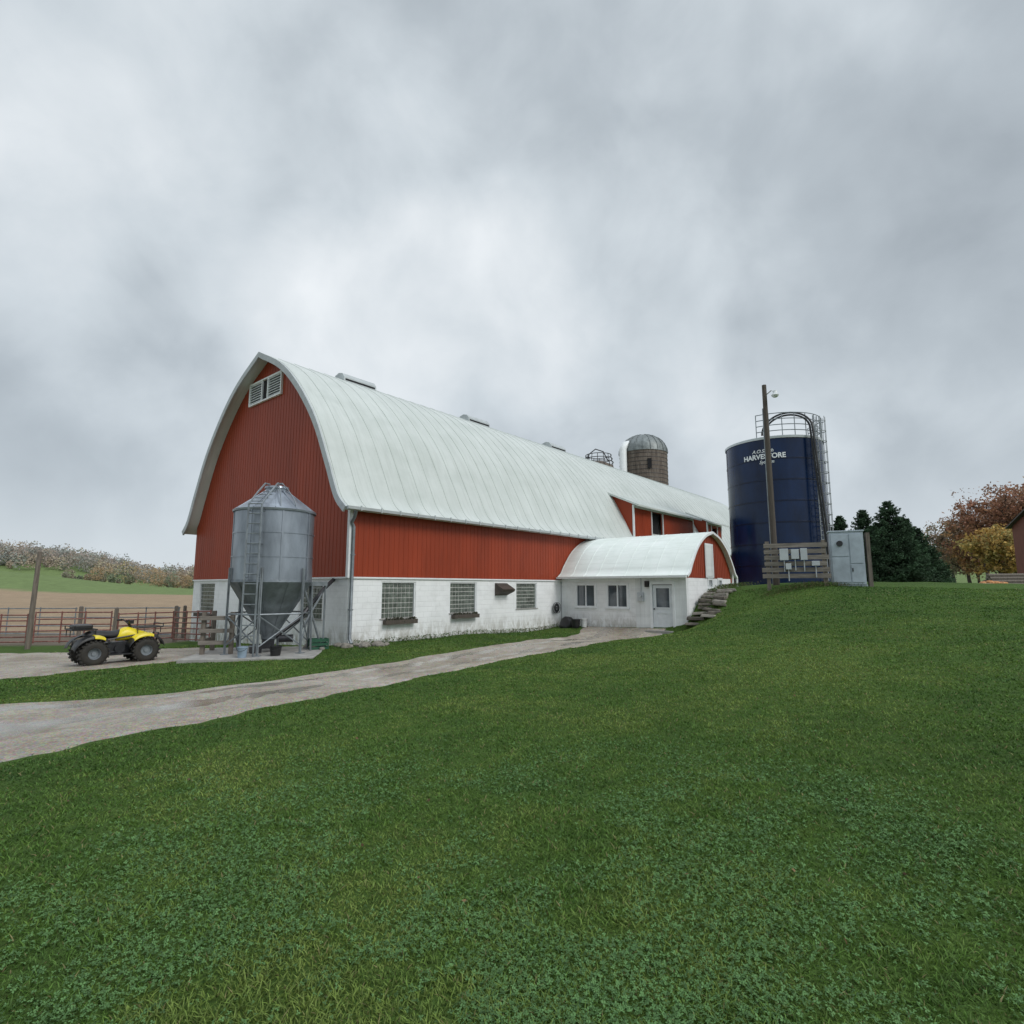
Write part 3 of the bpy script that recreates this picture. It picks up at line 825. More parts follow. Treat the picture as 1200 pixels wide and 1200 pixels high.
for z in (.35, .7, 1.08):
    mb = MB(); mb.box(-.34, .6, -.66, -.615, z - .06, z + .06); mb.box(-.36, -.315, -.6, .8, z - .06, z + .06); mb.build('rail', WOODH, rl)
def bucket(x, y, mat, lab, r=.14, hh=.3):
    t = thing('bucket', lab, 'bucket', (x, y, h(x, y) + .02))
    mb = MB(); mb.lathe([(.001, .003), (r * .8, .001), (r, hh), (r * 1.06, hh), (r * 1.06, hh - .03)], 18)
    mb.lathe([(r * .93, hh - .01), (r * .76, .02), (.001, .02)], 18)
    mb.build('pail', mat, t, smooth=True)
    mb = MB(); mb.tube([(-r, 0, hh - .02), (-r * .8, -.1, hh - .08), (0, -.17, hh - .12), (r * .8, -.1, hh - .08), (r, 0, hh - .02)], .006, 5); mb.build('handle', STEELD, t)
    return t
b = bucket(-7.75, 16.45, M('blue_pail', (.28, .36, .45), .5), 'pale blue bucket standing by the feed bin ladder'); b.location.z = fz + .003
b = bucket(-7.0, 16.95, BLACK, 'black bucket standing on the concrete pad', .17, .28); b.location.z = fz + .003
p = B2W(12.5, -1.65); bucket(p.x, p.y, WHITEP, 'white bucket beside the milk house wall', .16, .42)
p = B2W(12.2, -1.35); bucket(p.x, p.y, BLACK, 'black tub beside the milk house wall', .24, .4)
cr = thing('crate', 'dark green plastic crate against the barn corner', 'crate', (-6.35, 18.75, h(-6.35, 18.75)), rad(30))
mb = MB()
for z0, z1 in ((0, .08), (.12, .2), (.24, .34)):
    mb.box(-.28, .28, -.2, -.18, z0, z1); mb.box(-.28, .28, .18, .2, z0, z1); mb.box(-.28, -.26, -.18, .18, z0, z1); mb.box(.26, .28, -.18, .18, z0, z1)
for x, y in ((-.27, -.19), (.27, -.19), (-.27, .19), (.27, .19)): mb.box(x - .02, x + .02, y - .02, y + .02, 0, .335)
mb.box(-.26, .26, -.18, .18, .01, .03); mb.build('shell', GREENP, cr)
def rock(name, x, y, s, mat=STONE, lab='grey field stone lying by the barn wall', sq=.6, grp='loose stones by the barn corner', cat='stone'):
    bm = bmesh.new(); bmesh.ops.create_icosphere(bm, subdivisions=3, radius=1)
    o = [random.uniform(0, 9) for _ in range(3)]
    for v in bm.verts:
        k = 1 + .35 * noise.noise(v.co * 1.1 + Vector(o)) + .1 * noise.noise(v.co * 3 + Vector(o))
        v.co = Vector((v.co.x * s * k, v.co.y * s * .8 * k, v.co.z * s * sq * k))
    me = bpy.data.meshes.new(name); bm.to_mesh(me); bm.free(); me.materials.append(mat)
    me.shade_smooth()
    ob = bpy.data.objects.new(name, me); COL.objects.link(ob); ob.location = (x, y, h(x, y) + s * sq * .4); ob.rotation_euler[2] = random.uniform(0, 6)
    return tag(ob, lab, cat, grp)
for i in range(26):
    d = random.uniform(-1.2, 1.3); s = random.uniform(-.25, -.95) if d > 0 else random.uniform(-.8, .9)
    q = B2W(d, s); rock('rock', q.x, q.y, random.uniform(.09, .21))
rock('rubbish_bag', *B2W(12.35, -.75).xy, .42, BLACK, 'black rubbish bag slumped against the milk house wall', .85, None, 'rubbish bag')
hr = thing('hose_reel', 'wire hose reel hanging in the corner of the barn wall', 'hose reel', B2W(12.3, -.16, .95), ANG)
mb = MB()
for y in (-.06, .06):
    mb.tube([(.26 * math.cos(t), y, .26 * math.sin(t)) for t in np.linspace(0, 2 * math.pi, 25)[:-1]], .015, 6, True)
for k in range(6):
    a = k * math.pi / 3; mb.cyl((0, -.06, 0), (.26 * math.cos(a), -.06, .26 * math.sin(a)), .009, n=5)
for rr in (.12, .15, .18, .21):
    mb.tube([(rr * math.cos(t), 0, rr * math.sin(t)) for t in np.linspace(0, 2 * math.pi, 25)[:-1]], .022, 6, True)
mb.cyl((0, -.1, 0), (0, .16, 0), .03); mb.build('reel', STEELD, hr, smooth=True)

# ------------------------------------------------------------------ blue silo
sx, sy = 18.95, 39.6; sz = h(sx, sy) - .1
bs = thing('blue_silo', 'dark blue enamelled steel silo with white lettering and caged ladder', 'silo', (sx, sy, sz), -math.atan2(sx, sy))
RS, HS = 3.2, 10.0
mb = MB(); mb.lathe([(RS, 0), (RS, HS)], 96); tank = mb.build('tank', BLUE, bs, smooth=True)
nr = 7
for k in range(1, nr):
    mb = MB(); z = k * HS / nr; mb.lathe([(RS + .002, z - .05), (RS + .02, z - .04), (RS + .02, z + .04), (RS + .002, z + .05)], 96)
    mb.build('seam', BLUER, bs, smooth=True)
mb = MB(); mb.lathe([(RS + .05, HS - .05), (RS + .07, HS + .10), (RS - .1, HS + .17), (RS * .6, HS + .4), (.6, HS + .6), (.6, HS + .75), (.01, HS + .77)], 64); mb.build('roof', GREYBOX, bs, smooth=True)
mb = MB()
A0, A1 = rad(-108), rad(40)
for z in (.4, .8, 1.2, 1.6):
    mb.tube([(math.cos(t) * (RS - .05), math.sin(t) * (RS - .05), HS + .1 + z) for t in np.linspace(A0, A1, 30)], .03, 6)
for t in np.linspace(A0, A1, 11):
    x, y = math.cos(t) * (RS - .05), math.sin(t) * (RS - .05); mb.cyl((x, y, HS + .05), (x, y, HS + 1.72), .03, n=6)
mb.build('railing', GALVD, bs, smooth=True)
CAGE = M('cage_steel', (.34, .36, .38), .5, .3, .2, 4)
ca = rad(-38); ox, oy = math.cos(ca), math.sin(ca); px_, py_ = -oy, ox
mb = MB(); q = RS + .16
for s in (-.2, .2): mb.cyl((ox * q + px_ * s, oy * q + py_ * s, .1), (ox * q + px_ * s, oy * q + py_ * s, HS + 1.5), .034, n=6)
z = .4
while z < HS + 1.4: mb.cyl((ox * q - px_ * .2, oy * q - py_ * .2, z), (ox * q + px_ * .2, oy * q + py_ * .2, z), .022, n=5); z += .3
z = 2.6
while z < HS + 1.4:
    pts = [Vector((ox, oy, 0)) * (q + .30 + .36 * math.cos(t)) + Vector((px_, py_, 0)) * (.36 * math.sin(t)) + Vector((0, 0, z)) for t in np.linspace(-2.5, 2.5, 14)]
    mb.tube(pts, .026, 5); z += .7
for t in (-1.6, -.8, 0, .8, 1.6):
    c_ = Vector((ox, oy, 0)) * (q + .30 + .36 * math.cos(t)) + Vector((px_, py_, 0)) * (.36 * math.sin(t)); mb.cyl(c_ + Vector((0, 0, 2.6)), c_ + Vector((0, 0, HS + 1.3)), .02, n=5)
mb.build('ladder_cage', CAGE, bs, smooth=True)
for kk in (0, 1):
    mb = MB(); pts = []
    for t in np.linspace(0, math.pi, 22):
        xx = .75 - (1.55 - .14 * kk) * math.cos(t); zz = HS + .6 + (1.3 - .14 * kk) * math.sin(t); pts.append((xx + .15, -1.6 - .35 * t + .1 * kk, zz))
    e = pts[-1]
    for k in range(1, 12): pts.append((e[0] + .05 * k, e[1] - .02 * k, e[2] - .89 * k))
    mb.tube(pts, .065, 8)
    mb.build('filler_pipe', BLACK, bs, smooth=True)
def text_mesh(body, size, shear=0, bold=0):
    cu = bpy.data.curves.new('t', 'FONT'); cu.body = body; cu.size = size; cu.align_x = 'CENTER'; cu.shear = shear; cu.offset = bold; cu.extrude = .004
    o = bpy.data.objects.new('t', cu); COL.objects.link(o)
    bpy.context.view_layer.update()
    dg = bpy.context.evaluated_depsgraph_get(); me = bpy.data.meshes.new_from_object(o.evaluated_get(dg))
    bpy.data.objects.remove(o); return me
def silo_text(body, size, z, phi0, shear=0, bold=0, sx_=1):
    me = text_mesh(body, size, shear, bold)
    for v in me.vertices:
        x, y, d = v.co; ph = x * sx_ / RS + phi0; r = RS + .03 + d
        v.co = (r * math.sin(ph), -r * math.cos(ph), z + y)
    me.materials.clear(); me.materials.append(LETTER)
    ob = bpy.data.objects.new('lettering', me); COL.objects.link(ob); ob.parent = bs; return ob
silo_text('HARVESTORE', .47, HS - 1.38, rad(-11), 0, .014, .95)
silo_text('A.O.Smith', .32, HS - .95, rad(-12), .3, .004)
silo_text('System', .32, HS - 1.72, rad(-8), .3, .004)

# ------------------------------------------------------------------ concrete silo + far caged silo
cs = thing('concrete_silo', 'tall dark concrete stave silo with grey metal dome behind the barn', 'silo', (18.0, 75, .3), -math.atan2(18, 75))
RC, HC = 3.2, 19.8
mb = MB(); mb.lathe([(RC, 0), (RC, HC)], 48); mb.build('shaft', STAVE, cs, smooth=True)
mb = MB(); z = .6
while z < HC: mb.ring((0, 0, z), RC + .01, .03, 48, 4); z += .55
mb.build('hoop', STEELD, cs)
mb = MB(); mb.lathe([(RC + .08, HC - .1)] + [(RC * math.cos(t) * 1.02, HC + 2.6 * math.sin(t)) for t in np.linspace(0, 1.5, 10)], 32)
for k in range(20):
    a = 2 * math.pi * k / 20; mb.tube([(RC * 1.03 * math.cos(t) * math.cos(a), RC * 1.03 * math.cos(t) * math.sin(a), HC + 2.64 * math.sin(t)) for t in np.linspace(0, 1.45, 8)], .05, 4)
mb.build('dome', M('dome_metal', (.20, .22, .22), .5, .4, .35, 2), cs, smooth=True)
mb = MB(); mb.tube([(-2.6, -2.6, 0), (-2.6, -2.6, HC + .2), (-2.3, -2.2, HC + .85), (-1.5, -1.4, HC + 1.2)], .5, 12); mb.build('chute', TRIM, cs, smooth=True)
mb = MB(); mb.obox((.8, -RC - .02, HC - 2.0), (.5, .1, 1.3)); mb.build('hatch', DARKIN, cs)
s2 = thing('distant_silo', 'weathered silo top with round railing cage behind the barn', 'silo', (13.6, 86, .3), 0)
mb = MB(); mb.lathe([(2.35, 0), (2.35, 20.2), (2.2, 20.5), (.9, 21.2), (.01, 21.3)], 40); mb.build('shaft', STAVE, s2, smooth=True)
mb = MB()
for z in (21.0, 21.6, 22.2): mb.ring((0, 0, z), 2.3 - .25 * (z - 21), .06, 32, 5)
for k in range(14):
    a = 2 * math.pi * k / 14; mb.cyl((2.3 * math.cos(a), 2.3 * math.sin(a), 20.3), (1.95 * math.cos(a), 1.95 * math.sin(a), 22.25), .05, n=5)
mb.tube([(-2.0, -1, 20.5), (-1.6, -1, 22.2), (-.6, -1, 23.0), (.6, -1, 22.6), (1.4, -1, 21)], .09, 6)
mb.build('railing', STEELD, s2)

# ------------------------------------------------------------------ utility pole, rack, cabinet
ux_, uy_ = 12.15, 25.9
up_ = thing('utility_pole', 'tall weathered wooden pole with yard light on curved arm', 'utility pole', (ux_, uy_, h(ux_, uy_)), -math.atan2(ux_, uy_))
mb = MB(); mb.cyl((0, 0, -.5), (0, 0, 9.55), .15, .10, 14); mb.build('shaft', POLEM, up_, smooth=True)
mb = MB(); mb.tube([(.08, -.05, 9.05), (.3, -.12, 9.2), (.42, -.15, 9.12)], .022, 6); mb.build('lamp_arm', ALU, up_, smooth=True)
mb = MB(); mb.lathe([(.03, .22), (.09, .2), (.1, .08), (.17, .0), (.15, -.06), (.09, -.11), (.01, -.13)], 16, (.45, -.15, 8.95)); mb.build('lamp', LAMPG, up_, smooth=True)
mb = MB(); mb.tube([(-.13, -.03, 0), (-.13, -.03, 3.6), (-.12, 0, 8.4)], .03, 6); mb.build('conduit', GALVD, up_)
rk = thing('meter_rack', 'weathered plank rack carrying grey electrical boxes', 'meter rack', (12.3, 24.3, h(12.3, 24.3)), -math.atan2(12.3, 24.3) + .05)
for x in (-1.1, 1.1):
    mb = MB(); mb.box(x - .08, x + .08, .02, .18, -.3, 2.0); mb.build('post', WOODG, rk)
z = .38
for k in range(6):
    mb = MB(); mb.box(-1.25 + random.uniform(-.1, .05), 1.2 + random.uniform(-.05, .12), -.03, .015, z, z + .19); mb.build('plank', WOODH, rk, rotz=random.uniform(-.004, .004)); z += .265
for (x, z, w, hh) in ((-.45, 1.15, .34, .5), (-.02, 1.2, .3, .42), (.32, 1.15, .26, .5), (-.3, .75, .22, .26), (.75, .9, .3, .2)):
    mb = MB(); mb.box(x - w / 2, x + w / 2, -.2, -.032, z, z + hh); mb.box(x - .02, x + .02, -.1, -.05, z - .5, z); mb.build('switch_box', GREYBOX, rk, bevel=.01)
cb = thing('electrical_cabinet', 'large blue grey metal electrical cabinet with a round meter', 'cabinet', (14.55, 24.2, h(14.6, 24.2)), -math.atan2(14.6, 24.2) + .1)
mb = MB(); mb.box(-.72, .55, -.35, .35, .05, 2.3); mb.box(-.76, .59, -.39, .39, 2.3, 2.36); mb.box(-.76, .59, -.3, .3, -.1, .049)
mb.build('body', CABM, cb, bevel=.012)
for q0, q1, z0, z1 in ((-.66, -.02, 1.25, 2.2), (-.66, -.02, .15, 1.2), (.03, .49, .95, 2.2), (.03, .49, .15, .9)):
    mb = MB(); mb.box(q0, q1, -.385, -.352, z0, z1); dd = mb.build('door', CABM, cb, bevel=.008)
mb = MB(); mb.box(.06, .10, -.42, -.386, .6, .75); mb.build('handle', STEELD, dd)
mb = MB(); mb.cyl((-.34, -.386, 1.8), (-.34, -.47, 1.8), .12, n=18); mb.build('meter', STEELD, cb, smooth=True)
mb = MB(); mb.box(.66, .80, -.25, .2, -.2, 2.25); mb.build('side_post', WOODG, cb)

# ------------------------------------------------------------------ quad bike
ax, ay = -11.3, 16.3
atv = thing('quad_bike', 'yellow quad bike with black seat and racks parked on gravel', 'quad bike', (ax, ay, h(ax, ay) + .02), rad(50))
def wheel(x, y, r, w):
    mb = MB()
    P = [(r * .46, -w / 2 + .02), (r * .70, -w / 2), (r * .90, -w / 2 + .015), (r, -w / 2 + .05), (r, w / 2 - .05), (r * .90, w / 2 - .015), (r * .70, w / 2), (r * .46, w / 2 - .02)]
    mb.lathe(P, 32, (0, 0, 0), 'Y')
    for k in range(20):
        a = 2 * math.pi * k / 20
        for yy in (-w * .27, w * .27):
            aa = a + (.15 if yy > 0 else 0); mb.obox((math.cos(aa) * (r + .006), yy, math.sin(aa) * (r + .006)), (.04, w * .42, .045), (0, -aa, 0))
    t = mb.build('wheel', RUBBER, atv, smooth=True, loc=(x, y, r))
    mb = MB(); mb.lathe([(r * .48, -w / 2 + .03), (r * .42, -w / 2 + .05), (r * .36, -.02), (.05, -.02), (.05, -.06), (.001, -.06)], 24, (0, 0, 0), 'Y')
    mb.lathe([(r * .48, w / 2 - .03), (r * .42, w / 2 - .05), (r * .36, .02), (.05, .02), (.05, .06), (.001, .06)], 24, (0, 0, 0), 'Y')
    mb.build('rim', GALVD, t, smooth=True)
for x in (.62, -.62):
    for y in (-.44, .44): wheel(x, y, .325, .25 if x > 0 else .31)
def loft(name, secs, mat, parent):
    mb = MB(); n = len(secs[0][1]); vs = []
    for x, lp in secs: vs += [(x, y, z) for y, z in lp]
    fs = [(i * n + k, i * n + (k + 1) % n, (i + 1) * n + (k + 1) % n, (i + 1) * n + k) for i in range(len(secs) - 1) for k in range(n)]
    fs += [tuple(range(n))[::-1], tuple(range((len(secs) - 1) * n, len(secs) * n))]
    mb.add(vs, fs); ob = mb.build(name, mat, parent)
    ob.data.shade_smooth()
    sm = ob.modifiers.new('s', 'SUBSURF'); sm.levels = 2; sm.render_levels = 2
    return ob
def rect(w, z0, z1, r=.6): return [(-w, z0), (w, z0), (w, (z0 + z1) / 2), (w * r, z1), (-w * r, z1), (-w, (z0 + z1) / 2)]
loft('body', [(-.06, rect(.14, .60, .80)), (.08, rect(.18, .58, .97)), (.28, rect(.18, .60, 1.0)), (.42, rect(.2, .62, .92)), (.66, rect(.2, .66, .84)), (.82, rect(.16, .64, .78))], YELLOW, atv)
loft('seat', [(-.80, rect(.17, .74, .82)), (-.66, rect(.2, .74, .95)), (-.3, rect(.19, .68, .90)), (-.05, rect(.16, .66, .88)), (.12, rect(.11, .70, .97))], BLACK, atv)
def fender(xc, side, mat, a0, a1, rr):
    mb = MB(); y0, y1 = (.2, .56); n = 12; vs = []
    for i in range(n):
        a = rad(a0 + (a1 - a0) * i / (n - 1)); x = xc + math.cos(a) * (rr + .04); z = .35 + math.sin(a) * rr
        for (y, dz) in ((y0, .04), (.38, .045), (y1 - .02, .015), (y1, -.03)): vs.append((x, y * side, z + dz))
        for (y, dz) in ((y1, -.05), (y1 - .02, -.01), (.38, .02), (y0, .01)): vs.append((x, y * side, z + dz))
    fs = [(i * 8 + k, i * 8 + (k + 1) % 8, (i + 1) * 8 + (k + 1) % 8, (i + 1) * 8 + k) for i in range(n - 1) for k in range(8)]
    fs += [tuple(range(8)), tuple(range((n - 1) * 8, n * 8))]
    mb.add(vs, fs); mb.build('fender', mat, atv, smooth=True)
for sd in (-1, 1):
    fender(.62, sd, YELLOW, 70, 135, .42); fender(-.62, sd, YELLOW, 60, 92, .42); fender(.63, sd, BLACK, 12, 69, .41); fender(-.63, sd, BLACK, 93, 168, .41)
    fender(.62, sd, BLACK, 136, 165, .41); fender(-.62, sd, BLACK, 25, 59, .41)
mb = MB(); mb.obox((0, 0, .40), (.6, .30, .34)); mb.cyl((.05, -.22, .40), (.05, .22, .40), .13, n=16); mb.box(-.33, .33, -.48, -.18, .24, .27); mb.box(-.33, .33, .18, .48, .24, .27)
for yy in (-.2, .2):
    mb.tube([(.75, yy, .4), (.3, yy, .30), (-.3, yy, .30), (-.7, yy, .55), (-.1, yy, .68), (.4, yy, .75), (.75, yy, .4)], .02, 6)
    mb.cyl((.62, yy, .32), (.5, yy * .8, .78), .035, n=8); mb.cyl((-.6, yy, .32), (-.42, yy * .8, .74), .035, n=8)
mb.tube([(.2, .1, .45), (-.1, .2, .5), (-.6, .16, .55)], .03, 6); mb.cyl((-.6, .16, .55), (-.98, .16, .58), .06, n=12)
mb.cyl((.62, -.44, .325), (.62, .44, .325), .03); mb.cyl((-.62, -.44, .325), (-.62, .44, .325), .04)
mb.tube([(.9, -.2, .35), (1.0, -.2, .78), (1.0, .2, .78), (.9, .2, .35)], .022, 6); mb.obox((-.75, 0, .62), (.45, .34, .12))
mb.build('chassis', STEELD, atv)
def rack(x0, x1, z):
    mb = MB(); mb.tube([(x0, -.32, z), (x1, -.38, z + .01), (x1, .38, z + .01), (x0, .32, z)], .018, 6, True)
    k = 1
    while k < 6: y = -.32 + k * .107; mb.cyl((x0, y, z), (x1, y, z + .01), .012, n=5); k += 1
    for sx2 in (x0, x1):
        for y in (-.2, .2): mb.cyl((sx2, y, z), (sx2, y, z - .16), .012, n=5)
    mb.tube([(x1, -.38, z + .01), (x1, -.38, z + .1), (x1, .38, z + .1), (x1, .38, z + .01)], .014, 6)
    mb.build('cargo_rack', BLACK, atv)
rack(.46, 1.05, .95); rack(-.55, -1.12, .96)
mb = MB(); mb.obox((-.84, .02, 1.03), (.42, .54, .13)); mb.build('rack_bag', BLACK, atv, bevel=.03)
mb = MB(); mb.tube([(.10, -.42, 1.16), (.2, -.25, 1.18), (.27, -.08, 1.07), (.27, .08, 1.07), (.2, .25, 1.18), (.10, .42, 1.16)], .018, 6); mb.cyl((.42, 0, .75), (.26, 0, 1.10), .035)
mb.cyl((.10, -.42, 1.16), (.17, -.3, 1.17), .027); mb.cyl((.10, .42, 1.16), (.17, .3, 1.17), .027); mb.obox((.32, 0, 1.11), (.12, .16, .1))
mb.build('handlebar', BLACK, atv)
for y in (-.13, .13):
    mb = MB(); mb.lathe([(.07, 0), (.065, .02), (.04, .035), (.001, .04)], 14, (.81, y, .73), 'X'); mb.build('headlight', LAMPG, atv, smooth=True)

# ------------------------------------------------------------------ fences and posts
def gate(x0, y0, x1, y1, hh=1.3, nr=6, lab='rusty red tubular steel gate', mat=RUST):
    l = math.hypot(x1 - x0, y1 - y0); an = math.atan2(y1 - y0, x1 - x0)
    za, zb = h(x0, y0), h(x1, y1)
    t = thing('farm_gate', lab, 'gate', (x0, y0, za + .12), an, 'pipe gates and fence panels along the barnyard')
    dz = (zb - za)
    for k in range(nr):
        z = .08 + (hh - .1) * (k / (nr - 1)) ** 1.05; mb = MB(); mb.cyl((.06, 0, z), (l - .06, 0, z + dz + random.uniform(-.03, .03)), .028, n=8); mb.build('rail', mat, t, smooth=True)
    for f in (.02, .35, .65, .98):
        mb = MB(); mb.cyl((f * l, 0, .02 + dz * f), (f * l, 0, hh + .04 + dz * f), .03, n=8); mb.build('upright', mat, t, smooth=True)
def fpost(x, y, hh, r=.11, lab='weathered wooden fence post', lean=0):
    o = MB(); o.tube([(0, 0, -.4), (.01 + lean * .5, .0, hh * .5), (lean, .01, hh)], [r, r * .95, r * .85], 10); o.lathe([(r * .86, hh), (r * .5, hh + .03), (.001, hh + .04)], 10, (lean, .01, 0))
    ob = o.build('fence_post', WOODG, smooth=True, loc=(x, y, h(x, y))); tag(ob, lab, 'fence post', 'fence posts along the barnyard'); return ob
fl = [(-16.3, 27.6), (-18.3, 26.2), (-21.9, 25.9), (-25.5, 25.6)]
for i, (a, b2) in enumerate(zip(fl[:-1], fl[1:])):
    gate(a[0] - .1, a[1], b2[0] + .1, b2[1], 1.3 + .1 * (i % 2), 6)
for q in fl: fpost(q[0], q[1], 1.68, .1, lean=random.uniform(-.06, .06))
fpost(-20.6, 24.3, 4.15, .10, 'tall weathered wooden pole in the barnyard fence', .08)
fpost(-22.6, 24.6, 3.8, .10, 'tall weathered wooden pole in the barnyard fence', -.1)
gate(-17.8, 30.5, -23.8, 31.5, 1.5, 4, 'pale galvanised rail fence across the muddy yard', GALVD)
gate(-24.1, 31.5, -30.5, 32.0, 1.5, 4, 'pale galvanised rail fence across the muddy yard', GALVD)
gate(-12.7, 24.0, -15.8, 26.6, 1.3, 6)
for q in ((-17.6, 30.5), (-23.95, 31.5)): fpost(q[0], q[1], 1.7, .1)
for k in range(4): fpost(-26 - 8.1 * k, 44 + k, 1.4, .09)

# ------------------------------------------------------------------ trees
def leaf_quads(P, size, rg, flat=0., asp=.6):
    n = len(P); a = rg.normal(size=(n, 3)); a[:, 2] *= (1 - flat); a /= np.linalg.norm(a, axis=1)[:, None] + 1e-9
    b = rg.normal(size=(n, 3)); b -= (a * b).sum(1)[:, None] * a; b /= np.linalg.norm(b, axis=1)[:, None] + 1e-9
    s = (size * rg.uniform(.6, 1.3, n))[:, None]
    a *= s; b *= s * asp
    V = np.stack([P - a, P + b * .9 - a * .1, P + a, P - b * .9 + a * .1], 1).reshape(-1, 3)
    F = np.arange(4 * n).reshape(-1, 4); return V, F
def decid(x, y, Ht, Rc, cols, lab, seed, nleaf=9000, group=None, ls=.28):
    rg = np.random.default_rng(seed); rd = random.Random(seed)
    t = thing('tree', lab, 'tree', (x, y, h(x, y) - .1), rd.uniform(0, 6), group)
    mb = MB(); tr = Ht * .022
    tp = [Vector((rd.uniform(-.15, .15) * k, rd.uniform(-.15, .15) * k, Ht * .8 * k / 6)) for k in range(7)]
    mb.tube(tp, [tr * (1.15 - .95 * k / 6) for k in range(7)], 10)
    cl = []
    for i in range(20):
        f = rd.uniform(.2, .95); k = f * 6; i0 = int(k); base = tp[i0].lerp(tp[min(6, i0 + 1)], k - i0)
        a = i * 2.4 + rd.uniform(-.4, .4); ln = Rc * rd.uniform(.65, 1.1) * (1.1 - abs(f - .5) * 1.1)
        d = Vector((math.cos(a), math.sin(a), rd.uniform(.35, 1.0))).normalized()
        m1 = base + d * ln * .5 + Vector((0, 0, .1 * ln)); e = base + d * ln + Vector((0, 0, rd.uniform(.0, .3) * ln))
        mb.tube([base, m1, e], [tr * .42 * (1.15 - f) + .02, tr * .25 * (1.1 - f) + .04, .03], 6)
        cl += [e, base.lerp(e, .7), m1]
        for j in range(6):
            st_ = base.lerp(e, rd.uniform(.4, .95)); e2 = st_ + Vector((rd.uniform(-1, 1), rd.uniform(-1, 1), rd.uniform(-.1, 1.))) * ln * .45
            mb.tube([st_, e2], [.05, .02], 4)
            if rd.random() < .75: cl.append(e2)
    cl.append(tp[6] + Vector((0, 0, Ht * .1))); cl.append(tp[6])
    mb.build('trunk', BARK, t, smooth=True)
    cl = np.array([tuple(c) for c in cl]); idx = rg.integers(0, len(cl), nleaf)
    sp = rg.uniform(.35, 1.0, len(cl)) * Rc * .15
    P = cl[idx] + rg.normal(size=(nleaf, 3)) * sp[idx][:, None] * [1, 1, .75]
    V, F = leaf_quads(P, ls, rg)
    cc = np.array(cols)[rg.integers(0, len(cols), len(cl))][idx] * rg.uniform(.7, 1.35, (nleaf, 1))
    fast_mesh('crown', V, F, LEAF, ('col', np.repeat(cc, 4, 0)), t)
    return t
def spruce(x, y, Ht, Rm, seed):
    rg = np.random.default_rng(seed); rd = random.Random(seed)
    t = thing('spruce_tree', 'dark green conical spruce tree standing on the grass', 'tree', (x, y, h(x, y) - .1), rd.uniform(0, 6), 'dark spruces behind the silo')
    mb = MB(); mb.cyl((0, 0, 0), (0, 0, Ht * .97), Ht * .02, .02, 8); P = []; z = Ht * .05; C = []
    while z < Ht * .99:
        f = z / Ht; R_ = Rm * (1 - f) ** .72 + .10; nb = int(9 + 13 * (1 - f))
        for k in range(nb):
            a = rd.uniform(0, 6.283); ln = R_ * rd.uniform(.5, 1.2); droop = -.04 * ln + (.12 if f > .8 else 0)
            m = int(14 + 40 * ln); u = np.sqrt(rg.uniform(.02, 1, m))
            wd = .19 * ln * (1 - u * .65) + .06
            lat = rg.normal(size=m) * wd; zz = z + droop * u ** 1.5 + .26 * ln * u ** 3 - abs(rg.normal(size=m)) * .11 * (1 + ln * .3)
            P.append(np.stack([math.cos(a) * u * ln - math.sin(a) * lat, math.sin(a) * u * ln + math.cos(a) * lat, zz], 1))
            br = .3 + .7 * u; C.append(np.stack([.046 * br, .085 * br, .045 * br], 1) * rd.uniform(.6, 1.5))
            if ln > .6: mb.cyl((0, 0, z), (math.cos(a) * ln * .9, math.sin(a) * ln * .9, z + droop * .8), .02, .008, 4, False)
        z += Ht * .022 + .09
    mb.build('trunk', BARK, t)
    P = np.concatenate(P); C = np.concatenate(C)
    V, F = leaf_quads(P, .13, rg, .3, .4)
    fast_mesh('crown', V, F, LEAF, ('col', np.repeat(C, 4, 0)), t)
def at(u, Y):
    return (u - 600) / 655. * Y * .995
for i, (u, Y_, Ht, Rm) in enumerate([(988, 56, 7.2, 2.3), (1016, 58, 8.2, 2.7), (1047, 54, 8.5, 3.3), (1078, 57, 6.2, 2.7), (1032, 62, 7.2, 3.0), (1066, 60, 7.6, 3.1), (1001, 63, 6.6, 2.9)]):
    spruce(at(u, Y_), Y_, Ht, Rm, 30 + i)
OR = [(.44, .23, .11), (.38, .19, .09), (.50, .29, .13), (.30, .19, .13), (.36, .27, .14)]  # autumn tree palettes are lightened, with haze put into the leaf colour
BRN = [(.32, .24, .18), (.27, .20, .15), (.36, .27, .17), (.25, .24, .16)]
YL = [(.54, .37, .12), (.48, .31, .11), (.40, .33, .13)]
RD = [(.36, .18, .12), (.40, .21, .12), (.29, .17, .12)]
k = 0
for (u, Y_, Ht, Rc, cols, lab) in [
    (1118, 96, 10, 4.5, BRN, 'brown leaved autumn tree beyond the lawn'), (1136, 90, 11.5, 5, BRN, 'brown leaved autumn tree beyond the lawn'), (1158, 84, 13, 5, RD, 'russet autumn tree beyond the lawn'),
    (1182, 80, 15.5, 5.5, RD, 'tall rust coloured autumn tree beyond the lawn'), (1207, 76, 15, 5.5, RD, 'russet autumn tree beyond the lawn'), (1230, 82, 15, 6, OR, 'tall orange autumn tree beyond the lawn'),
    (1170, 72, 7.0, 3.6, YL, 'low yellow orange autumn tree near the shed'), (1146, 88, 8, 4.5, OR, 'low orange autumn tree near the shed'), (1192, 72, 8.5, 4, YL, 'yellow autumn tree near the shed')]:
    decid(at(u, Y_), Y_, Ht, Rc, cols, lab, 70 + k, 4600, 'autumn trees beyond the lawn', .22); k += 1
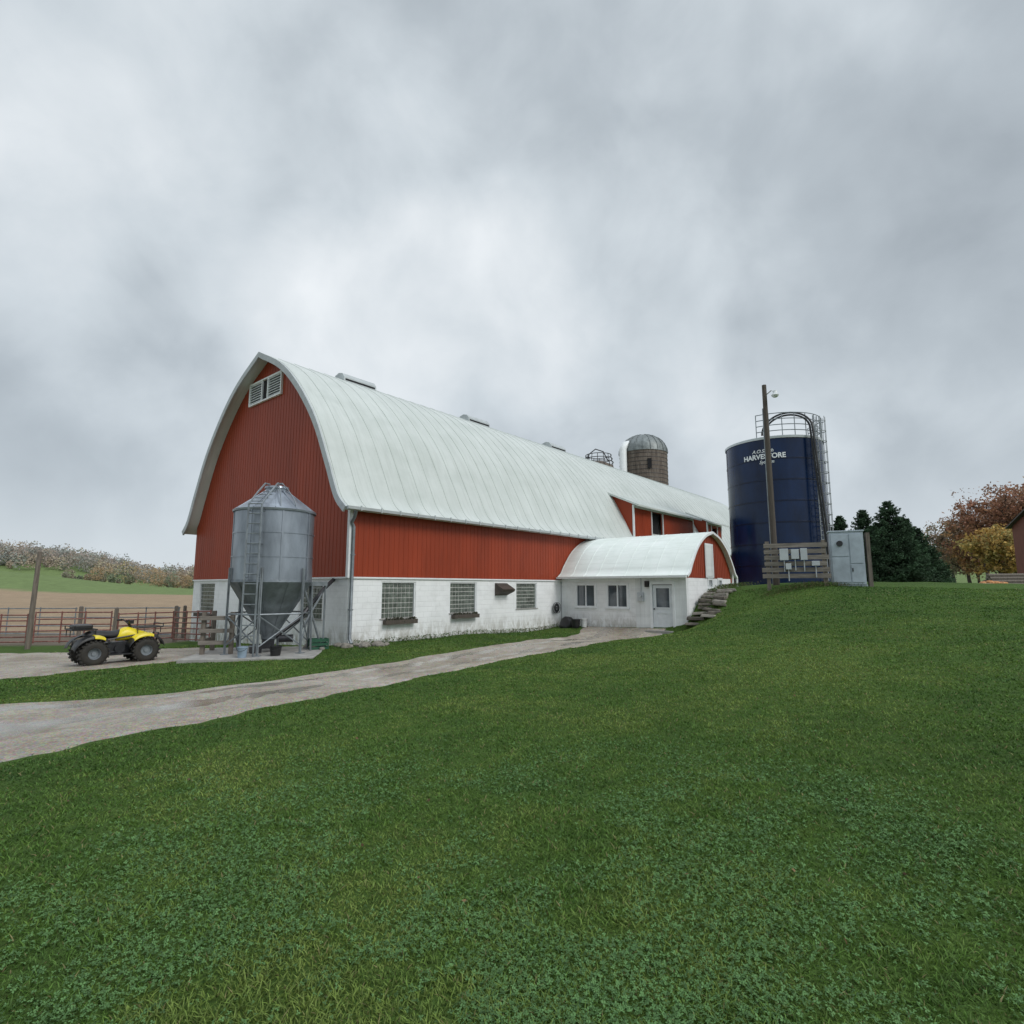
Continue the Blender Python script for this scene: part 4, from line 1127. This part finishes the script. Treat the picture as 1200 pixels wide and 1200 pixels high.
def woods(name, pts, hts, palette, seed, per=70, ls=1.0, lab='distant autumn woodland on the hills'):
    rg = np.random.default_rng(seed); P = []; C = []; pal = np.array(palette)
    zz = H(pts[:, 0], pts[:, 1])
    for (x, y), z0, ht in zip(pts, zz, hts):
        d = rg.normal(size=(per, 3)); d /= np.linalg.norm(d, axis=1)[:, None]
        rr = rg.uniform(.4, 1, per) ** .5
        lump = 1 + .3 * np.sin(d[:, 0] * 5 + x) * np.sin(d[:, 2] * 4 + y)
        q = d * (rr * lump)[:, None] * [ht * .42, ht * .42, ht * .5] + [x, y, z0 + ht * .52]
        P.append(q); c = pal[rg.integers(0, len(pal))]
        C.append(c * rg.uniform(.92, 1.08, (per, 1)))
    P = np.concatenate(P); C = np.concatenate(C); V, F = leaf_quads(P, ls, rg, 0, .8)
    ob = fast_mesh(name, V, F, LEAF, ('col', np.repeat(C, 4, 0))); ob['kind'] = 'stuff'
    ob['label'] = lab; ob['category'] = 'woodland'
    return ob
HAZE_PAL = [(.40, .36, .32), (.36, .34, .31), (.46, .38, .30), (.35, .37, .32), (.42, .39, .33), (.48, .42, .31), (.33, .35, .32), (.41, .34, .30)]  # distance haze painted into the woodland leaf colours, lightened and desaturated
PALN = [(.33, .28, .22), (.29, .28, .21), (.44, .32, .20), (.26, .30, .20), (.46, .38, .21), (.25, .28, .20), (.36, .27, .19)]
def pt_h(n, r0, r1, y0, y1, h0, h1):
    p = []; hs = []
    for i in range(n):
        r = rng.uniform(r0, r1); Yq = rng.uniform(y0, y1); p.append((r * Yq, Yq)); hs.append(rng.uniform(h0, h1) * rng.uniform(.7, 1.2))
    return np.array(p), hs
woods('distant_woodland', *pt_h(900, -1.15, -.42, 400, 520, 7, 14), HAZE_PAL, 5, 110, .7)
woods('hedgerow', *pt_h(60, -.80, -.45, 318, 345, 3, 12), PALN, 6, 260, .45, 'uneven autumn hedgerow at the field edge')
woods('distant_woodland', *pt_h(260, .62, 1.2, 210, 300, 7, 13), HAZE_PAL, 8, 110, .8, 'distant autumn woodland beyond the lawn')

# ------------------------------------------------------------------ red shed + pumpkins + woodpile
sh = thing('red_shed', 'brown red farm shed wall with dark roof beyond the lawn', 'shed', (51.9, 52.5, h(51, 52)), rad(-12))
mb = MB(); mb.box(0, 9, 0, 7, -.5, 6.4)
mb.add([(0, 0, 6.4), (0, 7, 6.4), (0, 3.5, 8.1)], [(0, 1, 2)]); mb.add([(9, 0, 6.4), (9, 7, 6.4), (9, 3.5, 8.1)], [(0, 2, 1)])
x = .1
while x < 9: mb.box(x, x + .04, -.03, -.001, -.3, 6.38); x += .3
mb.build('wall', SHEDW, sh)
mb = MB()
for s0, s1 in ((-.4, 3.5), (7.4, 3.5)):
    z0 = 6.22; mb.add([(-.4, s0, z0), (9.4, s0, z0), (9.4, s1, 8.15), (-.4, s1, 8.15), (-.4, s0, z0 + .12), (9.4, s0, z0 + .12), (9.4, s1, 8.27), (-.4, s1, 8.27)], [(0, 3, 2, 1), (4, 5, 6, 7), (0, 1, 5, 4), (1, 2, 6, 5), (2, 3, 7, 6), (3, 0, 4, 7)])
mb.build('roof', DROOF, sh)
mb = MB(); mb.box(2, 5, -.06, -.031, 0, 3.2); mb.build('door', TRIM, sh)
def pumpkin(x, y, s):
    mb = MB(); n = 40; P = []
    for j in range(13):
        t = math.pi * j / 12
        for i in range(n):
            a = 2 * math.pi * i / n; k = 1 - .09 * abs(math.cos(a * 5)) * math.sin(t); r = s * math.sin(t) * k
            P.append((r * math.cos(a), r * math.sin(a), s * .78 * -math.cos(t) * (1 - .15 * (1 - math.sin(t)))))
    mb.add(P, [(j * n + i, j * n + (i + 1) % n, (j + 1) * n + (i + 1) % n, (j + 1) * n + i) for j in range(12) for i in range(n)])
    mb.m = 1; mb.tube([(0, 0, s * .6), (.02, 0, s * .85), (.06 * s, 0, s * 1.0)], [s * .12, s * .08, s * .09], 6)
    ob = mb.build('pumpkin', [ORANGE, WOODG], smooth=True, loc=(x, y, h(x, y) + s * .65)); tag(ob, 'dull orange pumpkin lying beside the gravel lane', 'pumpkin', 'pumpkins by the gravel lane')
for i in range(12):
    u = random.uniform(1150, 1176); Y_ = random.uniform(37, 39); pumpkin(at(u, Y_), Y_, random.uniform(.15, .28))
wp = thing('woodpile', 'low stack of grey weathered timber beside the lane', 'woodpile', (at(1186, 40), 40, h(at(1186, 40), 40)), rad(-20))
for j in range(4):
    for i in range(6 - j):
        mb = MB(); mb.cyl((-1.2 + random.uniform(-.1, .1), i * .26 + j * .13, .13 + j * .22), (1.2 + random.uniform(-.1, .1), i * .26 + j * .13, .13 + j * .22), .125, n=8); mb.build('log', WOODG, wp, smooth=True)

# ------------------------------------------------------------------ grass
from math import pi
def inpoly(P, poly):
    x, y = P[:, 0], P[:, 1]; ins = np.zeros(len(P), bool); px = poly[:, 0]; py = poly[:, 1]; n = len(poly); j = n - 1
    for i in range(n):
        c = ((py[i] > y) != (py[j] > y)) & (x < (px[j] - px[i]) * (y - py[i]) / (py[j] - py[i] + 1e-12) + px[i])
        ins ^= c; j = i
    return ins
def bpoly(d0, d1, s0, s1): return np.array([tuple(B2W(d, s).xy) for d, s in ((d0, s0), (d1, s0), (d1, s1), (d0, s1))])
EXC = POLYS[:2] + [bpoly(-.05, 53, -.05, 13.5), bpoly(12.8, 18.8, -6.9, 0)]
ca_, sa_ = math.cos(rad(10)), math.sin(rad(10))
EXC.append(np.array([(fx + a * ca_ - b2 * sa_, fy + a * sa_ + b2 * ca_) for a, b2 in ((-2, -1.7), (1.65, -1.7), (1.65, 1.5), (-2, 1.5))]))
def vnoise(P, sc, seed):
    rg = np.random.default_rng(seed); G = rg.uniform(size=(64, 64)); q = P * sc; i = np.floor(q).astype(int); f = q - i; f = f * f * (3 - 2 * f)
    g = lambda a, b: G[(i[:, 0] + a) % 64, (i[:, 1] + b) % 64]
    return (g(0, 0) * (1 - f[:, 0]) + g(1, 0) * f[:, 0]) * (1 - f[:, 1]) + (g(0, 1) * (1 - f[:, 0]) + g(1, 1) * f[:, 0]) * f[:, 1]
def rotP(P, a): c, s = math.cos(a), math.sin(a); return np.stack([P[:, 0] * c - P[:, 1] * s, P[:, 0] * s + P[:, 1] * c], 1)
def scatter(n, r0, r1, ex, seed):
    rg = np.random.default_rng(seed); u = rg.uniform(size=n); R = (r0 ** ex + u * (r1 ** ex - r0 ** ex)) ** (1 / ex)
    th = rg.uniform(rad(-51), rad(51), n); P = np.stack([R * np.sin(th), R * np.cos(th)], 1)
    keep = np.ones(n, bool)
    for k, e in enumerate(EXC):
        lo, hi = e.min(0), e.max(0); bb = np.where((P[:, 0] > lo[0]) & (P[:, 0] < hi[0]) & (P[:, 1] > lo[1]) & (P[:, 1] < hi[1]))[0]
        ins = inpoly(P[bb], e)
        if k < 2: ins &= rg.uniform(size=len(bb)) > .012
        keep[bb[ins]] = False
    keep &= ~((P[:, 1] > 25.5) & (P[:, 0] < -14))
    return P[keep], R[keep], rg
def grasscol(P, rg):
    n = len(P); a = vnoise(P, .35, 1); b = vnoise(rotP(P, .5), 1.3, 2); c = vnoise(rotP(P, 1.1), 5, 3); d = vnoise(rotP(P, .8), 14, 4)
    base = np.array([.098, .186, .034]); yel = np.array([.195, .265, .062]); dark = np.array([.050, .115, .028])
    k = (.32 * a + .26 * b + .24 * c + .18 * d - .5) * 3.6
    q = (P[:, 0] - 5.2) * .80 - (P[:, 1] - 10) * .60
    al = (P[:, 0] - 5.2) * .60 + (P[:, 1] - 10) * .80
    k = k + .6 * np.exp(-(q / 1.6) ** 2) * np.exp(-(al / 6) ** 2) + .45 * np.exp(-((q + 5.5) / 1.4) ** 2) * np.exp(-(al / 7) ** 2)
    k = np.clip(k, -1, 1)[:, None]
    C = np.where(k > 0, base * (1 - k) + yel * k, base * (1 + k) - dark * k)
    C = C * rg.uniform(.55, 1.45, (n, 1))
    dry = rg.uniform(size=n) < .035; C[dry] = np.array([.30, .26, .12]) * rg.uniform(.5, 1.1, (dry.sum(), 1))
    return C
P, R, rg = scatter(600000, 1.7, 28, .42, 11)
n = len(P); Z = H(P[:, 0], P[:, 1])
th = rg.uniform(0, 2 * pi, n); dx, dy = np.cos(th), np.sin(th)
tall = .55 + .75 * (.5 * vnoise(P, 2.2, 9) + .5 * vnoise(rotP(P, .4), 9, 10))
hh = rg.uniform(.013, .034, n) * tall * (1 + R * .014); w = .0014 + .0006 * R; lean = rg.uniform(.4, 1.7, n) * hh; ph = rg.uniform(0, 2 * pi, n)
lx, ly = np.cos(ph) * lean, np.sin(ph) * lean
z0 = Z - .005
a = np.stack([P[:, 0] - dx * w, P[:, 1] - dy * w, z0], 1); b = np.stack([P[:, 0] + dx * w, P[:, 1] + dy * w, z0], 1)
c = np.stack([P[:, 0] + dx * w * .8 + lx * .4, P[:, 1] + dy * w * .8 + ly * .4, z0 + hh * .62], 1); d = np.stack([P[:, 0] - dx * w * .8 + lx * .4, P[:, 1] - dy * w * .8 + ly * .4, z0 + hh * .62], 1)
e = np.stack([P[:, 0] + lx, P[:, 1] + ly, z0 + hh], 1)
V = np.stack([a, b, c, d, e], 1).reshape(-1, 3)
i5 = np.arange(n)[:, None] * 5
F3 = np.concatenate([i5 + [0, 1, 2], i5 + [0, 2, 3], i5 + [3, 2, 4]])
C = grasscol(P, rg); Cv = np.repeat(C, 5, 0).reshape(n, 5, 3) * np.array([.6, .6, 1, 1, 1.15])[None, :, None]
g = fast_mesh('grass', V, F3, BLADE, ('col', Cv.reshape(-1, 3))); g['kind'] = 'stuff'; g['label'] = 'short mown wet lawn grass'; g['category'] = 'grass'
# clover, thinly mixed in close by
P, R, rg = scatter(150000, 1.7, 8, .5, 21)
m = vnoise(rotP(P, .7), .9, 31) * .40 + vnoise(P, 2.3, 32) * .3 + vnoise(rotP(P, .3), 7, 33) * .30
k = (rg.uniform(size=len(P)) < np.clip((m - .43) * 4.0, .02, .85) * np.clip((8 - R) / 3, 0, 1)); P = P[k]; R = R[k]; n = len(P); Z = H(P[:, 0], P[:, 1])
Vs = []; cen = np.stack([P[:, 0], P[:, 1], Z + rg.uniform(.010, .026, n)], 1); s = rg.uniform(.003, .0070, n) * (1 + R * .04); a0 = rg.uniform(0, 6.28, n)
tilt = rg.normal(size=(n, 2)) * .4
for kk in range(3):
    an = a0 + kk * 2.094
    def pt(r, da):
        x = np.cos(an + da) * r * s; y = np.sin(an + da) * r * s; return cen + np.stack([x, y, x * tilt[:, 0] + y * tilt[:, 1]], 1)
    Vs.append(np.stack([cen, pt(1.1, -.62), pt(1.75, -.0), pt(1.1, .62)], 1))
V = np.concatenate(Vs).reshape(-1, 3); F = np.arange(len(V)).reshape(-1, 4)
C = np.tile(np.array([.125, .245, .085]) * rg.uniform(.55, 1.35, (n, 1)), (3, 1))
cl = fast_mesh('clover', V, F, BLADE, ('col', np.repeat(C, 4, 0))); cl['kind'] = 'stuff'; cl['label'] = 'patches of clover in the lawn'; cl['category'] = 'clover'
P, R, rg = scatter(70, 2, 16, .9, 41); n = len(P)
P3 = np.stack([P[:, 0], P[:, 1], H(P[:, 0], P[:, 1]) + .022], 1)
V, F = leaf_quads(P3, .018, rg, .75, .7)
C = np.array([(.20, .12, .07), (.24, .16, .08), (.14, .09, .06)])[rg.integers(0, 3, n)]
fl_ = fast_mesh('fallen_leaves', V, F, LEAF, ('col', np.repeat(C, 4, 0))); fl_['kind'] = 'stuff'; fl_['label'] = 'scattered brown fallen leaves'; fl_['category'] = 'leaves'
Ps = []
rg = np.random.default_rng(55)
for (n_, f) in ((1500, lambda k: [tuple(B2W(d, s).xy) for d, s in zip(rg.uniform(.2, 12.6, k), -np.abs(rg.normal(size=k)) * .10 - .02)]),
                (3200, lambda k: list(zip(rg.normal(12.5, .9, k), 24.0 + rg.normal(0, .22, k)))),
                (2600, lambda k: [tuple(B2W(d, s).xy) for d, s in zip(rg.uniform(12.9, 18, k), -7.0 - np.abs(rg.normal(size=k)) * .6)])):
    Ps += f(n_)
P = np.array(Ps); n = len(P); Z = H(P[:, 0], P[:, 1])
P3 = np.stack([P[:, 0], P[:, 1], Z + rg.uniform(0, .18, n)], 1); V, F = leaf_quads(P3, .045, rg, 0, .3)
C = np.array([(.08, .15, .035), (.12, .15, .05), (.12, .10, .05), (.06, .11, .03)])[rg.integers(0, 4, n)]
wd = fast_mesh('weeds', V, F, LEAF, ('col', np.repeat(C, 4, 0))); wd['kind'] = 'stuff'; wd['label'] = 'low weeds along the walls and rack'; wd['category'] = 'weeds'

# ------------------------------------------------------------------ camera, light, sky
cam = bpy.data.cameras.new('camera'); co = bpy.data.objects.new('camera', cam); COL.objects.link(co)
cam.sensor_width = 36; cam.sensor_fit = 'HORIZONTAL'; cam.lens = 36 * 655 / 1200.; cam.clip_start = .1; cam.clip_end = 5000
co.location = (0, 0, 2.0); co.rotation_euler = (rad(90 + 7.65), 0, 0)
scene.camera = co
sun = bpy.data.lights.new('sun', 'SUN'); so = bpy.data.objects.new('sun', sun); COL.objects.link(so)
sun.energy = 1.5; sun.angle = rad(25); sun.color = (1, .975, .94)
S = Vector((.80, -.62, .85)).normalized()
so.rotation_euler = S.to_track_quat('Z', 'Y').to_euler(); so.location = (20, -20, 40)
w = bpy.data.worlds.new('World'); scene.world = w; w.use_nodes = True
t = NT(w.node_tree); bg = t.n['Background']; out = t.n['World Output']
sky = t.new('ShaderNodeTexSky'); sky.sky_type = 'NISHITA'; sky.sun_disc = False
sky.sun_elevation = math.asin(S.z); sky.sun_rotation = math.atan2(S.x, S.y)
t.l.new(sky.outputs[0], bg.inputs[0]); bg.inputs[1].default_value = .08
tc = t.new('ShaderNodeTexCoord').outputs['Generated']
sp = t.new('ShaderNodeSeparateXYZ'); t.l.new(tc, sp.inputs[0])
n1 = t.noise(tc, 2.3, 3, .5, .25); n2 = t.noise(tc, 5.5, 7, .52, .25)
f = t.math('ADD', t.math('MULTIPLY', n1, .62), t.math('MULTIPLY', n2, .38))
wv = t.noise(tc, 2.0, 6, .55, 0, 1)
wd_ = t.vmath('SUBTRACT', wv, (.5, .5, .5)); sc = t.vmath('SCALE', wd_.outputs[0]); sc.inputs['Scale'].default_value = .6
dirv = t.vmath('NORMALIZE', t.vmath('ADD', tc, sc.outputs[0]).outputs[0]).outputs[0]
def blob(v, lo, amp):
    nd = t.vmath('DOT_PRODUCT', dirv, Vector(v).normalized())
    return t.maprange(nd.outputs['Value'], lo, 1, 0, amp, True)
for v, lo, amp in (((-.229, .93, .56), .88, .085), ((-.10, .96, .38), .93, .07), ((-.68, .90, .80), .90, .085), ((.30, .95, .42), .90, .065), ((-.95, .88, .62), .93, .04),
                   ((-.473, .924, .56), .975, -.05), ((.25, .90, .85), .88, -.045), ((-1.0, .93, .35), .90, -.05), ((.95, .85, .60), .86, -.03), ((-.2, .85, 1.0), .95, -.035)):
    f = t.math('ADD', f, blob(v, lo, amp))
c = t.ramp(f, [(.30, (.35, .395, .435)), (.46, (.475, .53, .575)), (.58, (.62, .68, .725)), (.78, (.86, .90, .93))])
hz = t.maprange(sp.outputs[2], -.02, .22, .75, 0, True)
c = t.mix(hz, c, (.68, .74, .795))
zen = t.maprange(sp.outputs[2], .78, 1., 1.06, 3.0, True)  # overhead sky boosted above the view, added to light the scene
b2 = t.new('ShaderNodeBackground'); t.l.new(c, b2.inputs[0]); t.l.new(zen, b2.inputs[1])
mx = t.new('ShaderNodeMixShader'); mx.inputs[0].default_value = .93
t.l.new(bg.outputs[0], mx.inputs[1]); t.l.new(b2.outputs[0], mx.inputs[2]); t.l.new(mx.outputs[0], out.inputs[0])
scene.view_settings.view_transform = 'Standard'; scene.view_settings.look = 'None'; scene.view_settings.exposure = 0
